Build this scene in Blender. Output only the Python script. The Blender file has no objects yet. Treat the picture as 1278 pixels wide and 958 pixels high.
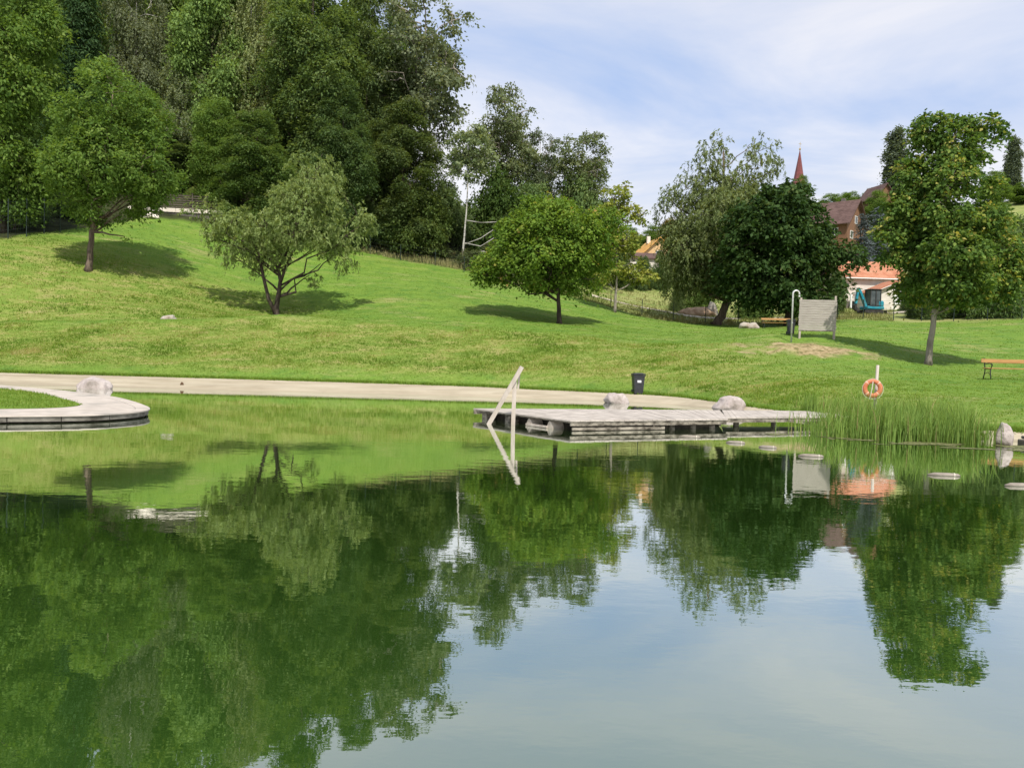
import bpy, math, random
import numpy as np
from mathutils import Vector, Matrix

random.seed(7)
RNG = np.random.default_rng(11)
S = bpy.context.scene
COL = S.collection
R = math.radians

# ------------------------------------------------------------------ camera model
FPX, CX, CY = 1003.0, 639.0, 479.0
CAMH = 1.8
PITCH = math.atan((479 - 443) / FPX)
ROLL = R(1.5)
_F = np.array([0, math.cos(PITCH), -math.sin(PITCH)])
_X0 = np.array([1.0, 0, 0])
_U0 = np.array([0, math.sin(PITCH), math.cos(PITCH)])
CAM_R = math.cos(ROLL) * _X0 + math.sin(ROLL) * _U0
CAM_U = -math.sin(ROLL) * _X0 + math.cos(ROLL) * _U0
CAM_POS = np.array([0, 0, CAMH])


def P(px, py, d):
    v = _F + ((px - CX) * CAM_R - (py - CY) * CAM_U) / FPX
    return CAM_POS + v * (d / v[1])


cam = bpy.data.cameras.new("camera")
co = bpy.data.objects.new("camera", cam)
COL.objects.link(co)
cam.sensor_width = 36
cam.lens = 36 * FPX / 1278
cam.clip_end = 3000
cam.clip_start = 0.1
M = Matrix(((CAM_R[0], CAM_U[0], -_F[0], 0), (CAM_R[1], CAM_U[1], -_F[1], 0), (CAM_R[2], CAM_U[2], -_F[2], CAMH), (0, 0, 0, 1)))
co.matrix_world = M
S.camera = co


# ------------------------------------------------------------------ noise
def _h(*a):
    s = np.zeros_like(a[0], dtype=np.float64)
    for k, v in zip((127.1, 311.7, 74.7), a):
        s = s + v * k
    s = np.sin(s) * 43758.5453
    return s - np.floor(s)


def vn2(x, y):
    xi, yi = np.floor(x), np.floor(y)
    u, v = x - xi, y - yi
    u, v = u * u * (3 - 2 * u), v * v * (3 - 2 * v)
    return (_h(xi, yi) * (1 - u) + _h(xi + 1, yi) * u) * (1 - v) + (_h(xi, yi + 1) * (1 - u) + _h(xi + 1, yi + 1) * u) * v


def fb2(x, y, o=4):
    t, a, n = 0, .5, 0
    for k in range(o):
        t = t + a * vn2(x * 2 ** k + 17.3 * k, y * 2 ** k - 9.1 * k)
        n += a
        a *= .5
    return t / n


def vn3(p):
    i = np.floor(p)
    f = p - i
    f = f * f * (3 - 2 * f)
    t = 0
    for dx in (0, 1):
        for dy in (0, 1):
            for dz in (0, 1):
                w = (f[:, 0] if dx else 1 - f[:, 0]) * (f[:, 1] if dy else 1 - f[:, 1]) * (f[:, 2] if dz else 1 - f[:, 2])
                t = t + w * _h(i[:, 0] + dx, i[:, 1] + dy, i[:, 2] + dz)
    return t


# ------------------------------------------------------------------ tagging
def tag(o, label=None, cat=None, group=None, kind=None):
    if label: o['label'] = label
    if cat: o['category'] = cat
    if group: o['group'] = group
    if kind: o['kind'] = kind
    return o


def empty(name, loc, rz=0, label=None, cat=None, group=None):
    o = bpy.data.objects.new(name, None)
    COL.objects.link(o)
    o.empty_display_size = .3
    o.location = loc
    o.rotation_euler = (0, 0, rz)
    return tag(o, label, cat, group)


def link(name, me, mat, parent=None):
    o = bpy.data.objects.new(name, me)
    COL.objects.link(o)
    if mat is not None and not me.materials:
        for m in (mat if isinstance(mat, (list, tuple)) else [mat]):
            me.materials.append(m)
    if parent: o.parent = parent
    return o


def kids(o):
    return [c for c in bpy.data.objects if c.parent == o]


def copy_tree(o, parent=None):
    c = o.copy()
    COL.objects.link(c)
    if parent: c.parent = parent
    for ch in kids(o):
        copy_tree(ch, c)
    return c


def quads_mesh(name, V, tint=None, n=4):
    """V (N,n,3): N separate faces of n corners."""
    N = V.shape[0]
    me = bpy.data.meshes.new(name)
    me.vertices.add(N * n)
    me.vertices.foreach_set('co', V.astype(np.float32).ravel())
    me.loops.add(N * n)
    me.loops.foreach_set('vertex_index', np.arange(N * n, dtype=np.int32))
    me.polygons.add(N)
    me.polygons.foreach_set('loop_start', np.arange(0, N * n, n, dtype=np.int32))
    if tint is not None:
        a = me.attributes.new('tint', 'FLOAT', 'POINT')
        a.data.foreach_set('value', np.repeat(tint, n).astype(np.float32))
    me.update(calc_edges=True)
    return me


# ------------------------------------------------------------------ mesh builder
class MB:
    def __init__(s):
        s.v, s.f = [], []

    def add(s, vs, fs):
        b = len(s.v)
        s.v += [tuple(v) for v in vs]
        s.f += [tuple(b + i for i in f) for f in fs]
        return s

    def box(s, c, size, rz=0, ry=0, rx=0, bev=0):
        hx, hy, hz = size[0] / 2, size[1] / 2, size[2] / 2
        m = Matrix.Rotation(rz, 3, 'Z') @ Matrix.Rotation(ry, 3, 'Y') @ Matrix.Rotation(rx, 3, 'X')
        if bev:
            b = min(bev, hx * .9, hy * .9, hz * .9)
            vs = []
            for sx in (-1, 1):
                for sy in (-1, 1):
                    for sz in (-1, 1):
                        vs += [(sx * hx, sy * (hy - b), sz * (hz - b)), (sx * (hx - b), sy * hy, sz * (hz - b)), (sx * (hx - b), sy * (hy - b), sz * hz)]
            pts = [m @ Vector(v) + Vector(c) for v in vs]
            I = lambda sx, sy, sz, k: ((sx > 0) * 4 + (sy > 0) * 2 + (sz > 0)) * 3 + k
            fs = []
            for sg in (-1, 1):
                fs.append([I(sg, -1, -1, 0), I(sg, 1, -1, 0), I(sg, 1, 1, 0), I(sg, -1, 1, 0)][::sg])
                fs.append([I(-1, sg, -1, 1), I(1, sg, -1, 1), I(1, sg, 1, 1), I(-1, sg, 1, 1)][::-sg])
                fs.append([I(-1, -1, sg, 2), I(1, -1, sg, 2), I(1, 1, sg, 2), I(-1, 1, sg, 2)][::sg])
            for a in (-1, 1):
                for b_ in (-1, 1):
                    fs.append([I(a, b_, -1, 0), I(a, b_, 1, 0), I(a, b_, 1, 1), I(a, b_, -1, 1)])
                    fs.append([I(a, -1, b_, 0), I(a, 1, b_, 0), I(a, 1, b_, 2), I(a, -1, b_, 2)])
                    fs.append([I(-1, a, b_, 1), I(1, a, b_, 1), I(1, a, b_, 2), I(-1, a, b_, 2)])
                    for c_ in (-1, 1):
                        fs.append([I(a, b_, c_, 0), I(a, b_, c_, 1), I(a, b_, c_, 2)])
            return s.add(pts, fs)
        vs = [(x, y, z) for x in (-hx, hx) for y in (-hy, hy) for z in (-hz, hz)]
        pts = [m @ Vector(v) + Vector(c) for v in vs]
        return s.add(pts, [(0, 1, 3, 2), (4, 6, 7, 5), (0, 4, 5, 1), (2, 3, 7, 6), (0, 2, 6, 4), (1, 5, 7, 3)])

    def beam(s, a, b, w, h, up=(0, 0, 1)):
        a, b = Vector(a), Vector(b)
        d = (b - a).normalized()
        r = d.cross(Vector(up))
        if r.length < 1e-4: r = d.cross(Vector((0, 1, 0)))
        r.normalize()
        u = r.cross(d)
        vs = [p + r * (sx * w / 2) + u * (sy * h / 2) for p in (a, b) for sx, sy in ((-1, -1), (1, -1), (1, 1), (-1, 1))]
        return s.add(vs, [(0, 1, 2, 3), (7, 6, 5, 4), (0, 4, 5, 1), (1, 5, 6, 2), (2, 6, 7, 3), (3, 7, 4, 0)])

    def tube(s, pts, rad, n=8, cap=True):
        pts = [Vector(p) for p in pts]
        rad = rad if isinstance(rad, (list, tuple)) else [rad] * len(pts)
        vs, fs = [], []
        prev = None
        for i, p in enumerate(pts):
            d = (pts[min(i + 1, len(pts) - 1)] - pts[max(i - 1, 0)])
            d = d.normalized() if d.length > 1e-6 else Vector((0, 0, 1))
            if prev is None:
                a = d.cross(Vector((0.31, 0.95, 0)))
                if a.length < 1e-3: a = d.cross(Vector((1, 0, 0)))
            else:
                a = prev - d * prev.dot(d)
            a.normalize()
            prev = a
            b = d.cross(a)
            for k in range(n):
                t = 2 * math.pi * k / n
                vs.append(p + (a * math.cos(t) + b * math.sin(t)) * rad[i])
        for i in range(len(pts) - 1):
            for k in range(n):
                k2 = (k + 1) % n
                fs.append((i * n + k, i * n + k2, (i + 1) * n + k2, (i + 1) * n + k))
        if cap:
            fs.append(tuple(range(n))[::-1])
            fs.append(tuple(range((len(pts) - 1) * n, len(pts) * n)))
        return s.add(vs, fs)

    def prism(s, poly, z0, z1):
        n = len(poly)
        vs = [(x, y, z0) for x, y in poly] + [(x, y, z1) for x, y in poly]
        fs = [tuple(range(n))[::-1], tuple(range(n, 2 * n))] + [(i, (i + 1) % n, n + (i + 1) % n, n + i) for i in range(n)]
        return s.add(vs, fs)

    def strip(s, la, lb, z0, z1):
        """solid band between two polylines of equal length"""
        n = len(la)
        vs = [(x, y, z1) for x, y in la] + [(x, y, z1) for x, y in lb] + [(x, y, z0) for x, y in la] + [(x, y, z0) for x, y in lb]
        fs = []
        for i in range(n - 1):
            fs += [(i, i + 1, n + i + 1, n + i), (2 * n + i, 3 * n + i, 3 * n + i + 1, 2 * n + i + 1), (i, 2 * n + i, 2 * n + i + 1, i + 1), (n + i, n + i + 1, 3 * n + i + 1, 3 * n + i)]
        fs += [(0, n, 3 * n, 2 * n), (n - 1, 3 * n - 1, 4 * n - 1, 2 * n - 1)]
        return s.add(vs, fs)

    def build(s, name, mat, parent=None, smooth=False):
        me = bpy.data.meshes.new(name)
        me.from_pydata(s.v, [], s.f)
        import bmesh
        bm = bmesh.new()
        bm.from_mesh(me)
        bmesh.ops.recalc_face_normals(bm, faces=bm.faces)
        bm.to_mesh(me)
        bm.free()
        if smooth:
            me.polygons.foreach_set('use_smooth', [True] * len(me.polygons))
        me.update()
        return link(name, me, mat, parent)


# ------------------------------------------------------------------ materials
def nt_new(name):
    m = bpy.data.materials.new(name)
    m.use_nodes = True
    nt = m.node_tree
    nt.nodes.clear()
    return m, nt, nt.nodes.new('ShaderNodeOutputMaterial')


def N(nt, t, **kw):
    n = nt.nodes.new(t)
    for k, v in kw.items():
        setattr(n, k, v)
    return n


def ramp(nt, src, stops):
    r = N(nt, 'ShaderNodeValToRGB')
    e = r.color_ramp.elements
    while len(e) < len(stops): e.new(.5)
    for i, (p, c) in enumerate(stops):
        e[i].position = p
        e[i].color = (*c, 1) if len(c) == 3 else c
    nt.links.new(src, r.inputs[0])
    return r.outputs[0]


def noise(nt, scale, detail=4, rough=.55, vec=None, dist=0):
    n = N(nt, 'ShaderNodeTexNoise')
    n.inputs['Scale'].default_value = scale
    n.inputs['Detail'].default_value = detail
    n.inputs['Roughness'].default_value = rough
    n.inputs['Distortion'].default_value = dist
    if vec is not None: nt.links.new(vec, n.inputs['Vector'])
    return n.outputs['Fac']


def mapping(nt, scale=(1, 1, 1), kind='Object'):
    tc = N(nt, 'ShaderNodeTexCoord')
    mp = N(nt, 'ShaderNodeMapping')
    mp.inputs['Scale'].default_value = scale
    nt.links.new(tc.outputs[kind], mp.inputs['Vector'])
    return mp.outputs[0]


def mixc(nt, fac, a, b, mode='MIX'):
    m = N(nt, 'ShaderNodeMix', data_type='RGBA', blend_type=mode)
    for s, v in ((m.inputs['Factor'], fac), (m.inputs['A'], a), (m.inputs['B'], b)):
        if hasattr(v, 'is_linked'): nt.links.new(v, s)
        elif isinstance(v, (int, float)): s.default_value = v
        else: s.default_value = (*v, 1)
    # the RGBA sockets of a Mix node are the ones of matching type
    return m.outputs['Result']


def mixrgb(nt, fac, a, b, mode='MIX'):
    m = N(nt, 'ShaderNodeMixRGB', blend_type=mode)
    for i, v in enumerate((fac, a, b)):
        s = m.inputs[i]
        if hasattr(v, 'is_linked'): nt.links.new(v, s)
        elif isinstance(v, (int, float)): s.default_value = v
        else: s.default_value = (*v, 1)
    return m.outputs[0]


def mathn(nt, op, a, b=None, clamp=False):
    m = N(nt, 'ShaderNodeMath', operation=op, use_clamp=clamp)
    for i, v in enumerate((a, b)):
        if v is None: continue
        if hasattr(v, 'is_linked'): nt.links.new(v, m.inputs[i])
        else: m.inputs[i].default_value = v
    return m.outputs[0]


def bumpn(nt, h, strength, dist):
    b = N(nt, 'ShaderNodeBump')
    b.inputs['Strength'].default_value = strength
    b.inputs['Distance'].default_value = dist
    nt.links.new(h, b.inputs['Height'])
    return b.outputs[0]


def pbsdf(nt, out, col, rough=.8, spec=.3, normal=None, metal=0):
    p = N(nt, 'ShaderNodeBsdfPrincipled')
    if hasattr(col, 'is_linked'): nt.links.new(col, p.inputs['Base Color'])
    else: p.inputs['Base Color'].default_value = (*col, 1)
    p.inputs['Roughness'].default_value = rough
    p.inputs['Specular IOR Level'].default_value = spec
    p.inputs['Metallic'].default_value = metal
    if normal is not None: nt.links.new(normal, p.inputs['Normal'])
    if out is not None: nt.links.new(p.outputs[0], out.inputs[0])
    return p


def surf(name, c1, c2, scale=3, rough=.8, spec=.3, bump=.3, bdist=.02, stretch=(1, 1, 1), lo=.35, hi=.65, metal=0, stain=None, detail=6):
    m, nt, out = nt_new(name)
    v = mapping(nt, stretch)
    n = noise(nt, scale, detail, .6, v)
    c = ramp(nt, n, [(lo, c1), (hi, c2)])
    if stain:
        n2 = noise(nt, scale * .37, 5, .6, v)
        f = ramp(nt, n2, [(.52, (0, 0, 0)), (.68, (1, 1, 1))])
        c = mixrgb(nt, f, c, stain)
    nn = noise(nt, scale * 5, 5, .65, v)
    pbsdf(nt, out, c, rough, spec, bumpn(nt, nn, bump, bdist) if bump else None, metal)
    return m


def leafmat(name, stops, trans=.42, rough=.65, spec=.12, vary=False):
    m, nt, out = nt_new(name)
    a = N(nt, 'ShaderNodeAttribute', attribute_name='tint')
    c = ramp(nt, a.outputs['Fac'], stops)
    if vary:
        oi = N(nt, 'ShaderNodeObjectInfo')
        hs = N(nt, 'ShaderNodeHueSaturation')
        mr = N(nt, 'ShaderNodeMapRange')
        mr.inputs['To Min'].default_value, mr.inputs['To Max'].default_value = .503, .478
        nt.links.new(oi.outputs['Random'], mr.inputs[0])
        nt.links.new(mr.outputs[0], hs.inputs['Hue'])
        r2 = mathn(nt, 'FRACT', mathn(nt, 'MULTIPLY', oi.outputs['Random'], 7.31))
        nt.links.new(mathn(nt, 'ADD', mathn(nt, 'MULTIPLY', r2, .6), .75), hs.inputs['Value'])
        r3 = mathn(nt, 'FRACT', mathn(nt, 'MULTIPLY', oi.outputs['Random'], 13.7))
        nt.links.new(mathn(nt, 'ADD', mathn(nt, 'MULTIPLY', r3, .3), .76), hs.inputs['Saturation'])
        nt.links.new(c, hs.inputs['Color'])
        c = hs.outputs[0]
    p = pbsdf(nt, None, c, rough, spec)
    t = N(nt, 'ShaderNodeBsdfTranslucent')
    c2 = mixrgb(nt, 1.0, c, (1.25, 1.15, .55), 'MULTIPLY')
    nt.links.new(c2, t.inputs[0])
    mx = N(nt, 'ShaderNodeMixShader')
    mx.inputs[0].default_value = trans
    nt.links.new(p.outputs[0], mx.inputs[1])
    nt.links.new(t.outputs[0], mx.inputs[2])
    nt.links.new(mx.outputs[0], out.inputs[0])
    return m


MAT = {}
MAT['concrete'] = surf('pale_concrete', (.42, .365, .31), (.54, .475, .41), 2.5, .85, .2, .25, .01, stain=(.33, .30, .26))
MAT['panel'] = surf('weathered_panel', (.12, .108, .088), (.25, .23, .195), 4, .9, .2, .4, .02, (1, 1, 2.5), stain=(.07, .063, .05))
MAT['deckwood'] = surf('grey_deck_boards', (.36, .315, .27), (.53, .47, .41), 3, .75, .3, .35, .01, (1, 1, 1), stain=(.34, .30, .26))
MAT['oldwood'] = surf('old_wet_timber', (.07, .06, .045), (.34, .30, .24), 5, .85, .2, .6, .02, (1, 1, 2.2), .36, .62, stain=(.05, .042, .03))
MAT['palewood'] = surf('pale_weathered_timber', (.34, .29, .24), (.50, .44, .38), 6, .75, .25, .4, .01, (1, 1, .25))
MAT['logwood'] = surf('half_sunk_log_wood', (.15, .125, .10), (.36, .315, .265), 7, .8, .2, .5, .01, (.3, 1, 1))
MAT['logend'] = surf('pale_sawn_log', (.36, .31, .25), (.54, .475, .40), 9, .85, .2, .4, .01)
MAT['undershade'] = surf('dark_under_shade', (.015, .013, .010), (.05, .042, .03), 5, .8, .25, .5, .02)  # near-black tone puts the shade under jetty and terrace into the colour
MAT['screenwood'] = surf('grey_slat_wood', (.27, .24, .21), (.42, .385, .34), 4, .85, .2, .4, .01, (.5, 1, 9))
MAT['benchwood'] = surf('varnished_bench_wood', (.30, .155, .045), (.40, .225, .075), 5, .5, .35, .25, .005, (.3, 1, 3))
MAT['iron'] = surf('black_cast_iron', (.012, .014, .013), (.03, .034, .032), 8, .5, .4, .2, .005)
MAT['steel'] = surf('galvanised_steel', (.50, .50, .50), (.62, .62, .61), 6, .4, .5, .1, .003, metal=.35)
MAT['binplastic'] = surf('charcoal_bin_plastic', (.020, .022, .026), (.034, .036, .042), 12, .5, .4, .15, .003)
MAT['sticker'] = surf('pale_sticker', (.5, .5, .52), (.62, .62, .64), 20, .5, .3, 0)
MAT['boulder'] = surf('pinkish_grey_granite', (.34, .285, .26), (.52, .455, .42), 2.6, .9, .2, .8, .06, stain=(.23, .195, .165))
MAT['wetrock'] = surf('wet_dark_rock', (.08, .065, .05), (.16, .13, .10), 5, .5, .4, .5, .02)
MAT['limestone'] = surf('pale_rough_stone', (.34, .30, .25), (.50, .45, .385), 3, .9, .2, .7, .05, stain=(.26, .20, .15))
MAT['ringorange'] = surf('faded_orange_plastic', (.46, .13, .05), (.60, .21, .10), 5, .5, .4, .15, .01)
MAT['ringwhite'] = surf('faded_band', (.58, .30, .19), (.68, .42, .30), 5, .6, .3, .1, .01)
MAT['rope'] = surf('pale_rope', (.5, .45, .36), (.65, .6, .5), 30, .9, .1, .2, .01)
MAT['bark'] = surf('brown_bark', (.075, .055, .040), (.19, .145, .11), 5, .95, .1, 1.0, .05, (1, 1, .25))
MAT['darkbark'] = surf('dark_bark', (.035, .027, .022), (.10, .078, .060), 5, .95, .1, 1.0, .05, (1, 1, .25))
MAT['palebark'] = surf('pale_grey_bark', (.19, .165, .13), (.34, .30, .25), 4, .9, .1, .6, .03, (1, 1, .3), stain=(.12, .10, .085))
MAT['birchbark'] = surf('white_birch_bark', (.33, .31, .27), (.50, .475, .43), 3, .85, .15, .5, .02, (.6, .6, 2.2), stain=(.13, .115, .10))
MAT['fencegreen'] = surf('dark_green_fence_metal', (.012, .022, .018), (.03, .045, .038), 6, .6, .3, 0)
MAT['whitewall'] = surf('cream_render', (.62, .56, .49), (.74, .68, .61), 1.2, .9, .15, .2, .01, stain=(.56, .49, .41))
MAT['ochrewall'] = surf('ochre_render', (.62, .40, .20), (.72, .50, .28), 1.2, .9, .15, .2, .01)
MAT['greywall'] = surf('grey_render', (.35, .33, .30), (.45, .43, .40), 1.2, .9, .15, .2, .01)
MAT['plinth'] = surf('dark_plinth', (.10, .09, .08), (.17, .15, .13), 2, .9, .15, .3, .01)
MAT['glass'] = surf('dark_window_glass', (.02, .025, .03), (.05, .06, .07), 1, .08, .6, 0)
MAT['glassfoil'] = surf('pale_window_blind', (.45, .45, .43), (.6, .6, .58), 2, .4, .4, 0)
MAT['whitetrim'] = surf('white_trim', (.70, .69, .66), (.79, .78, .75), 3, .6, .3, .1, .004)
MAT['browntrim'] = surf('brown_stained_wood', (.13, .065, .035), (.22, .115, .065), 4, .7, .3, .3, .01, (1, 1, 5))
MAT['cabglass'] = surf('tinted_cab_glass', (.05, .065, .07), (.13, .15, .155), 1.4, .12, .6, 0)
MAT['teal'] = surf('teal_machine_paint', (.014, .20, .28), (.035, .29, .37), 3, .4, .5, .1, .005, stain=(.08, .22, .22))
MAT['blackmetal'] = surf('black_dirty_metal', (.02, .02, .02), (.055, .05, .045), 5, .6, .4, .2, .01)
MAT['spire'] = surf('red_spire_tin', (.13, .035, .032), (.19, .052, .048), 1.5, .5, .4, .1, .01)
MAT['soilheap'] = surf('red_brown_soil', (.30, .19, .115), (.48, .35, .235), 2, .95, .1, 1, .1)
MAT['pebble'] = surf('dark_clod', (.06, .035, .02), (.13, .08, .045), 20, .9, .1, .4, .02)
MAT['coping'] = surf('white_coping_stone', (.60, .53, .45), (.74, .66, .57), 1.5, .9, .15, .3, .01)
MAT['lattice'] = surf('brown_lattice', (.055, .045, .038), (.12, .095, .08), 4, .8, .2, .2, .01)
MAT['gold'] = surf('gilded_metal', (.5, .34, .10), (.6, .42, .14), 4, .35, .5, 0, metal=.7)


def tilemat(name, c1, c2, c3):
    m, nt, out = nt_new(name)
    tc = N(nt, 'ShaderNodeTexCoord')
    w = N(nt, 'ShaderNodeTexWave', wave_type='BANDS', bands_direction='X')
    w.inputs['Scale'].default_value = 1.3
    w.inputs['Distortion'].default_value = .3
    nt.links.new(tc.outputs['Object'], w.inputs[0])
    w2 = N(nt, 'ShaderNodeTexWave', wave_type='BANDS', bands_direction='Y')
    w2.inputs['Scale'].default_value = .9
    nt.links.new(tc.outputs['Object'], w2.inputs[0])
    n = noise(nt, 1.1, 6, .65, tc.outputs['Object'])
    c = ramp(nt, n, [(.3, c1), (.5, c2), (.72, c3)])
    h = mathn(nt, 'ADD', w.outputs['Fac'], w2.outputs['Fac'])
    pbsdf(nt, out, c, .8, .2, bumpn(nt, h, .6, .05))
    return m


MAT['tileorange'] = tilemat('orange_roof_tiles', (.34, .125, .07), (.43, .18, .10), (.48, .26, .16))
MAT['tilebrown'] = tilemat('brown_roof_tiles', (.075, .045, .038), (.115, .07, .06), (.155, .098, .085))
MAT['tileochre'] = tilemat('ochre_roof_tiles', (.52, .24, .06), (.62, .34, .10), (.66, .42, .17))

# leaf kinds: ramp over the per-leaf tint
LEAF = {
    'maple': leafmat('round_maple_leaves', [(0, (.06, .125, .02)), (.5, (.145, .24, .034)), (.86, (.22, .31, .05)), (1, (.36, .25, .08))]),
    'ash': leafmat('mid_green_leaves', [(0, (.066, .127, .026)), (.5, (.138, .23, .044)), (1, (.22, .305, .073))], .46),
    'willow': leafmat('yellow_green_willow_leaves', [(0, (.12, .175, .055)), (.5, (.225, .295, .10)), (1, (.36, .42, .18))]),
    'greywillow': leafmat('grey_green_willow_leaves', [(0, (.10, .14, .052)), (.5, (.19, .24, .095)), (1, (.30, .34, .16))]),
    'chestnut': leafmat('dark_chestnut_leaves', [(0, (.022, .050, .014)), (.5, (.045, .088, .022)), (.9, (.085, .13, .035)), (1, (.13, .14, .045))], .3),
    'seedmaple': leafmat('maple_leaves_with_yellow_seeds', [(0, (.055, .11, .025)), (.55, (.11, .19, .038)), (.82, (.18, .26, .05)), (.95, (.27, .31, .06)), (1, (.40, .37, .10))]),
    'forest': leafmat('deep_green_leaves', [(0, (.040, .092, .021)), (.5, (.10, .18, .040)), (1, (.19, .27, .075))], .47, vary=True),
    'bright': leafmat('bright_green_leaves', [(0, (.06, .135, .022)), (.5, (.125, .235, .038)), (1, (.19, .31, .06))], vary=True),
    'birch': leafmat('grey_green_birch_leaves', [(0, (.11, .15, .06)), (.5, (.19, .25, .10)), (1, (.29, .34, .17))], vary=True),
    'poplar': leafmat('poplar_leaves', [(0, (.065, .115, .04)), (.5, (.14, .20, .075)), (1, (.25, .30, .14))], vary=True),
    'bluefir': leafmat('blue_grey_needles', [(0, (.05, .065, .065)), (.5, (.10, .125, .13)), (1, (.17, .20, .21))], .15),
    'spruce': leafmat('dark_spruce_needles', [(0, (.018, .042, .016)), (.5, (.035, .075, .024)), (1, (.07, .12, .04))], .2),
    'farpoplar': leafmat('far_poplar_leaves', [(0, (.07, .10, .06)), (.5, (.12, .155, .10)), (1, (.18, .22, .15))]),
    'yellow': leafmat('yellow_green_leaves', [(0, (.13, .17, .03)), (.5, (.24, .29, .055)), (1, (.42, .41, .09))]),
    'bramble': leafmat('dull_bramble_leaves', [(0, (.06, .085, .035)), (.5, (.115, .15, .06)), (.85, (.18, .20, .10)), (1, (.27, .17, .11))]),
    'rust': leafmat('rust_tinged_leaves', [(0, (.10, .09, .02)), (.5, (.19, .16, .035)), (1, (.34, .24, .06))]),
}

# ------------------------------------------------------------------ terrain
SH = np.array([(-300, 35), (-45, 34.6), (-20, 34.2), (-13, 34.0), (-6, 34.3), (-2.5, 34.3), (3, 33.3), (5, 32.6), (6.8, 31.5), (8.0, 29.6), (8.7, 27.2), (9.3, 24.6), (10.0, 22.4), (11, 20.9), (12, 20.0), (13.5, 19.2), (16, 18.6), (30, 18.0), (300, 18)], float)
ED = np.array([(-300, 38), (-45, 37.8), (-20, 37.2), (-13, 37.0), (-6, 36.9), (-2.5, 36.5), (3, 35.3), (5, 34.7), (6.8, 33.7), (8.0, 31.3), (8.8, 28.4), (9.4, 25.4), (10.1, 23.0), (11, 21.4), (12, 20.5), (13.5, 19.7), (16, 19.1), (30, 18.5), (300, 18.5)], float)
EZ = np.array([(-300, .38), (-45, .38), (-13, .36), (-2, .33), (2, .29), (5, .26), (6.8, .25), (8.6, .17), (10.2, .16), (13, .22), (300, .25)], float)


def smoothpl(x, T):
    k = [np.interp(x + o, T[:, 0], T[:, 1]) for o in (-.9, -.45, 0, .45, .9)]
    return sum(k) / 5


def shore(x): return smoothpl(x, SH) + .22 * (fb2(x * .5 + 3, x * 0 + 1.3, 3) - .5)
def edge(x): return smoothpl(x, ED) + .35 * (fb2(x * .8 + 9, x * 0 + 5.3, 3) - .5)
def edgez(x): return np.interp(x, EZ[:, 0], EZ[:, 1])


CTRL_PX = [
    (0, 405, 46.5), (150, 403, 46.5), (345, 398, 47.5), (500, 408, 47), (600, 414, 46), (700, 419, 45.5), (850, 430, 43.5), (560, 434, 42.5), (700, 443, 40.5), (850, 455, 38), (940, 449, 38.2), (0, 440, 41.5), (200, 440, 41.5), (345, 438, 41.6), (450, 440, 41.4),
    (0, 404, 48.5), (150, 402.5, 48.5), (345, 397.6, 50), (345, 396, 53), (500, 405, 50), (600, 411, 49), (700, 416, 48), (700, 408, 53), (850, 425, 47), (0, 396, 50), (150, 390, 50.5),
    (700, 403, 57), (500, 371, 62), (600, 391, 58), (345, 394, 57), (110, 337, 58), (0, 360, 53), (200, 310, 68), (200, 278, 80), (0, 299, 61), (70, 292, 66), (345, 338, 72),
    (460, 317, 86), (590, 340, 86), (735, 376, 80), (500, 350, 72), (800, 395, 77), (767, 389, 74), (1158, 456, 40), (1250, 472, 33.5), (988, 426, 43), (1020, 419, 44), (960, 428, 42), (1060, 428, 43),
    (940, 446, 38.6), (1000, 449, 38.6), (1066, 446, 39.5), (1000, 470, 33.5), (1000, 488, 29.5), (1160, 429, 52), (1270, 402, 64), (1160, 405, 66), (893, 405, 77), (983, 407, 68), (1050, 399, 70),
    (900, 415, 58), (800, 412, 58), (1100, 415, 56), (1100, 475, 32), (1200, 490, 27), (1100, 490, 27.5),
    (800, 378, 95), (800, 352, 112), (1085, 391, 82), (1110, 384, 92), (1070, 335, 130), (1180, 370, 100), (1260, 360, 100), (900, 380, 100),
    (100, 205, 100), (300, 205, 100), (450, 225, 105), (560, 285, 105), (650, 325, 105), (0, 150, 130), (300, 125, 140), (-150, 200, 90), (-200, 330, 55),
    (800, 315, 200), (640, 305, 180), (580, 275, 150), (1000, 290, 200), (1180, 272, 200), (450, 190, 150), (1260, 250, 190), (994, 275, 260),
]
CTRL = [tuple(P(*c)) for c in CTRL_PX]
for x in np.arange(-44, 30, 3.5):
    CTRL.append((x, float(smoothpl(np.array([x]), ED)[0]), float(edgez(x))))
CTRL += [(-90, 36, .6), (90, 20, .4), (-90, 60, 8), (-110, 110, 36), (90, 60, 7), (130, 110, 14), (60, 30, 2.2), (150, 220, 42), (-200, 250, 70), (0, 400, 45), (-250, 420, 75), (250, 420, 60), (-60, 260, 62), (60, 300, 42), (110, 320, 50), (250, 120, 16), (-250, 120, 35), (-250, 40, 2), (250, 30, 1)]
CTRL = np.array(CTRL)


def tps_fit(C, lam=.02):
    n = len(C)
    XY = C[:, :2] / 50.0
    d2 = ((XY[:, None] - XY[None]) ** 2).sum(-1)
    K = np.where(d2 > 0, .5 * d2 * np.log(d2 + 1e-12), 0) + lam * np.eye(n) * .02
    A = np.zeros((n + 3, n + 3))
    A[:n, :n] = K
    A[:n, n] = 1
    A[:n, n + 1:] = XY
    A[n, :n] = 1
    A[n + 1:, :n] = XY.T
    return XY, np.linalg.solve(A, np.concatenate([C[:, 2], np.zeros(3)]))


TXY, TW = tps_fit(CTRL)


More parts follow.
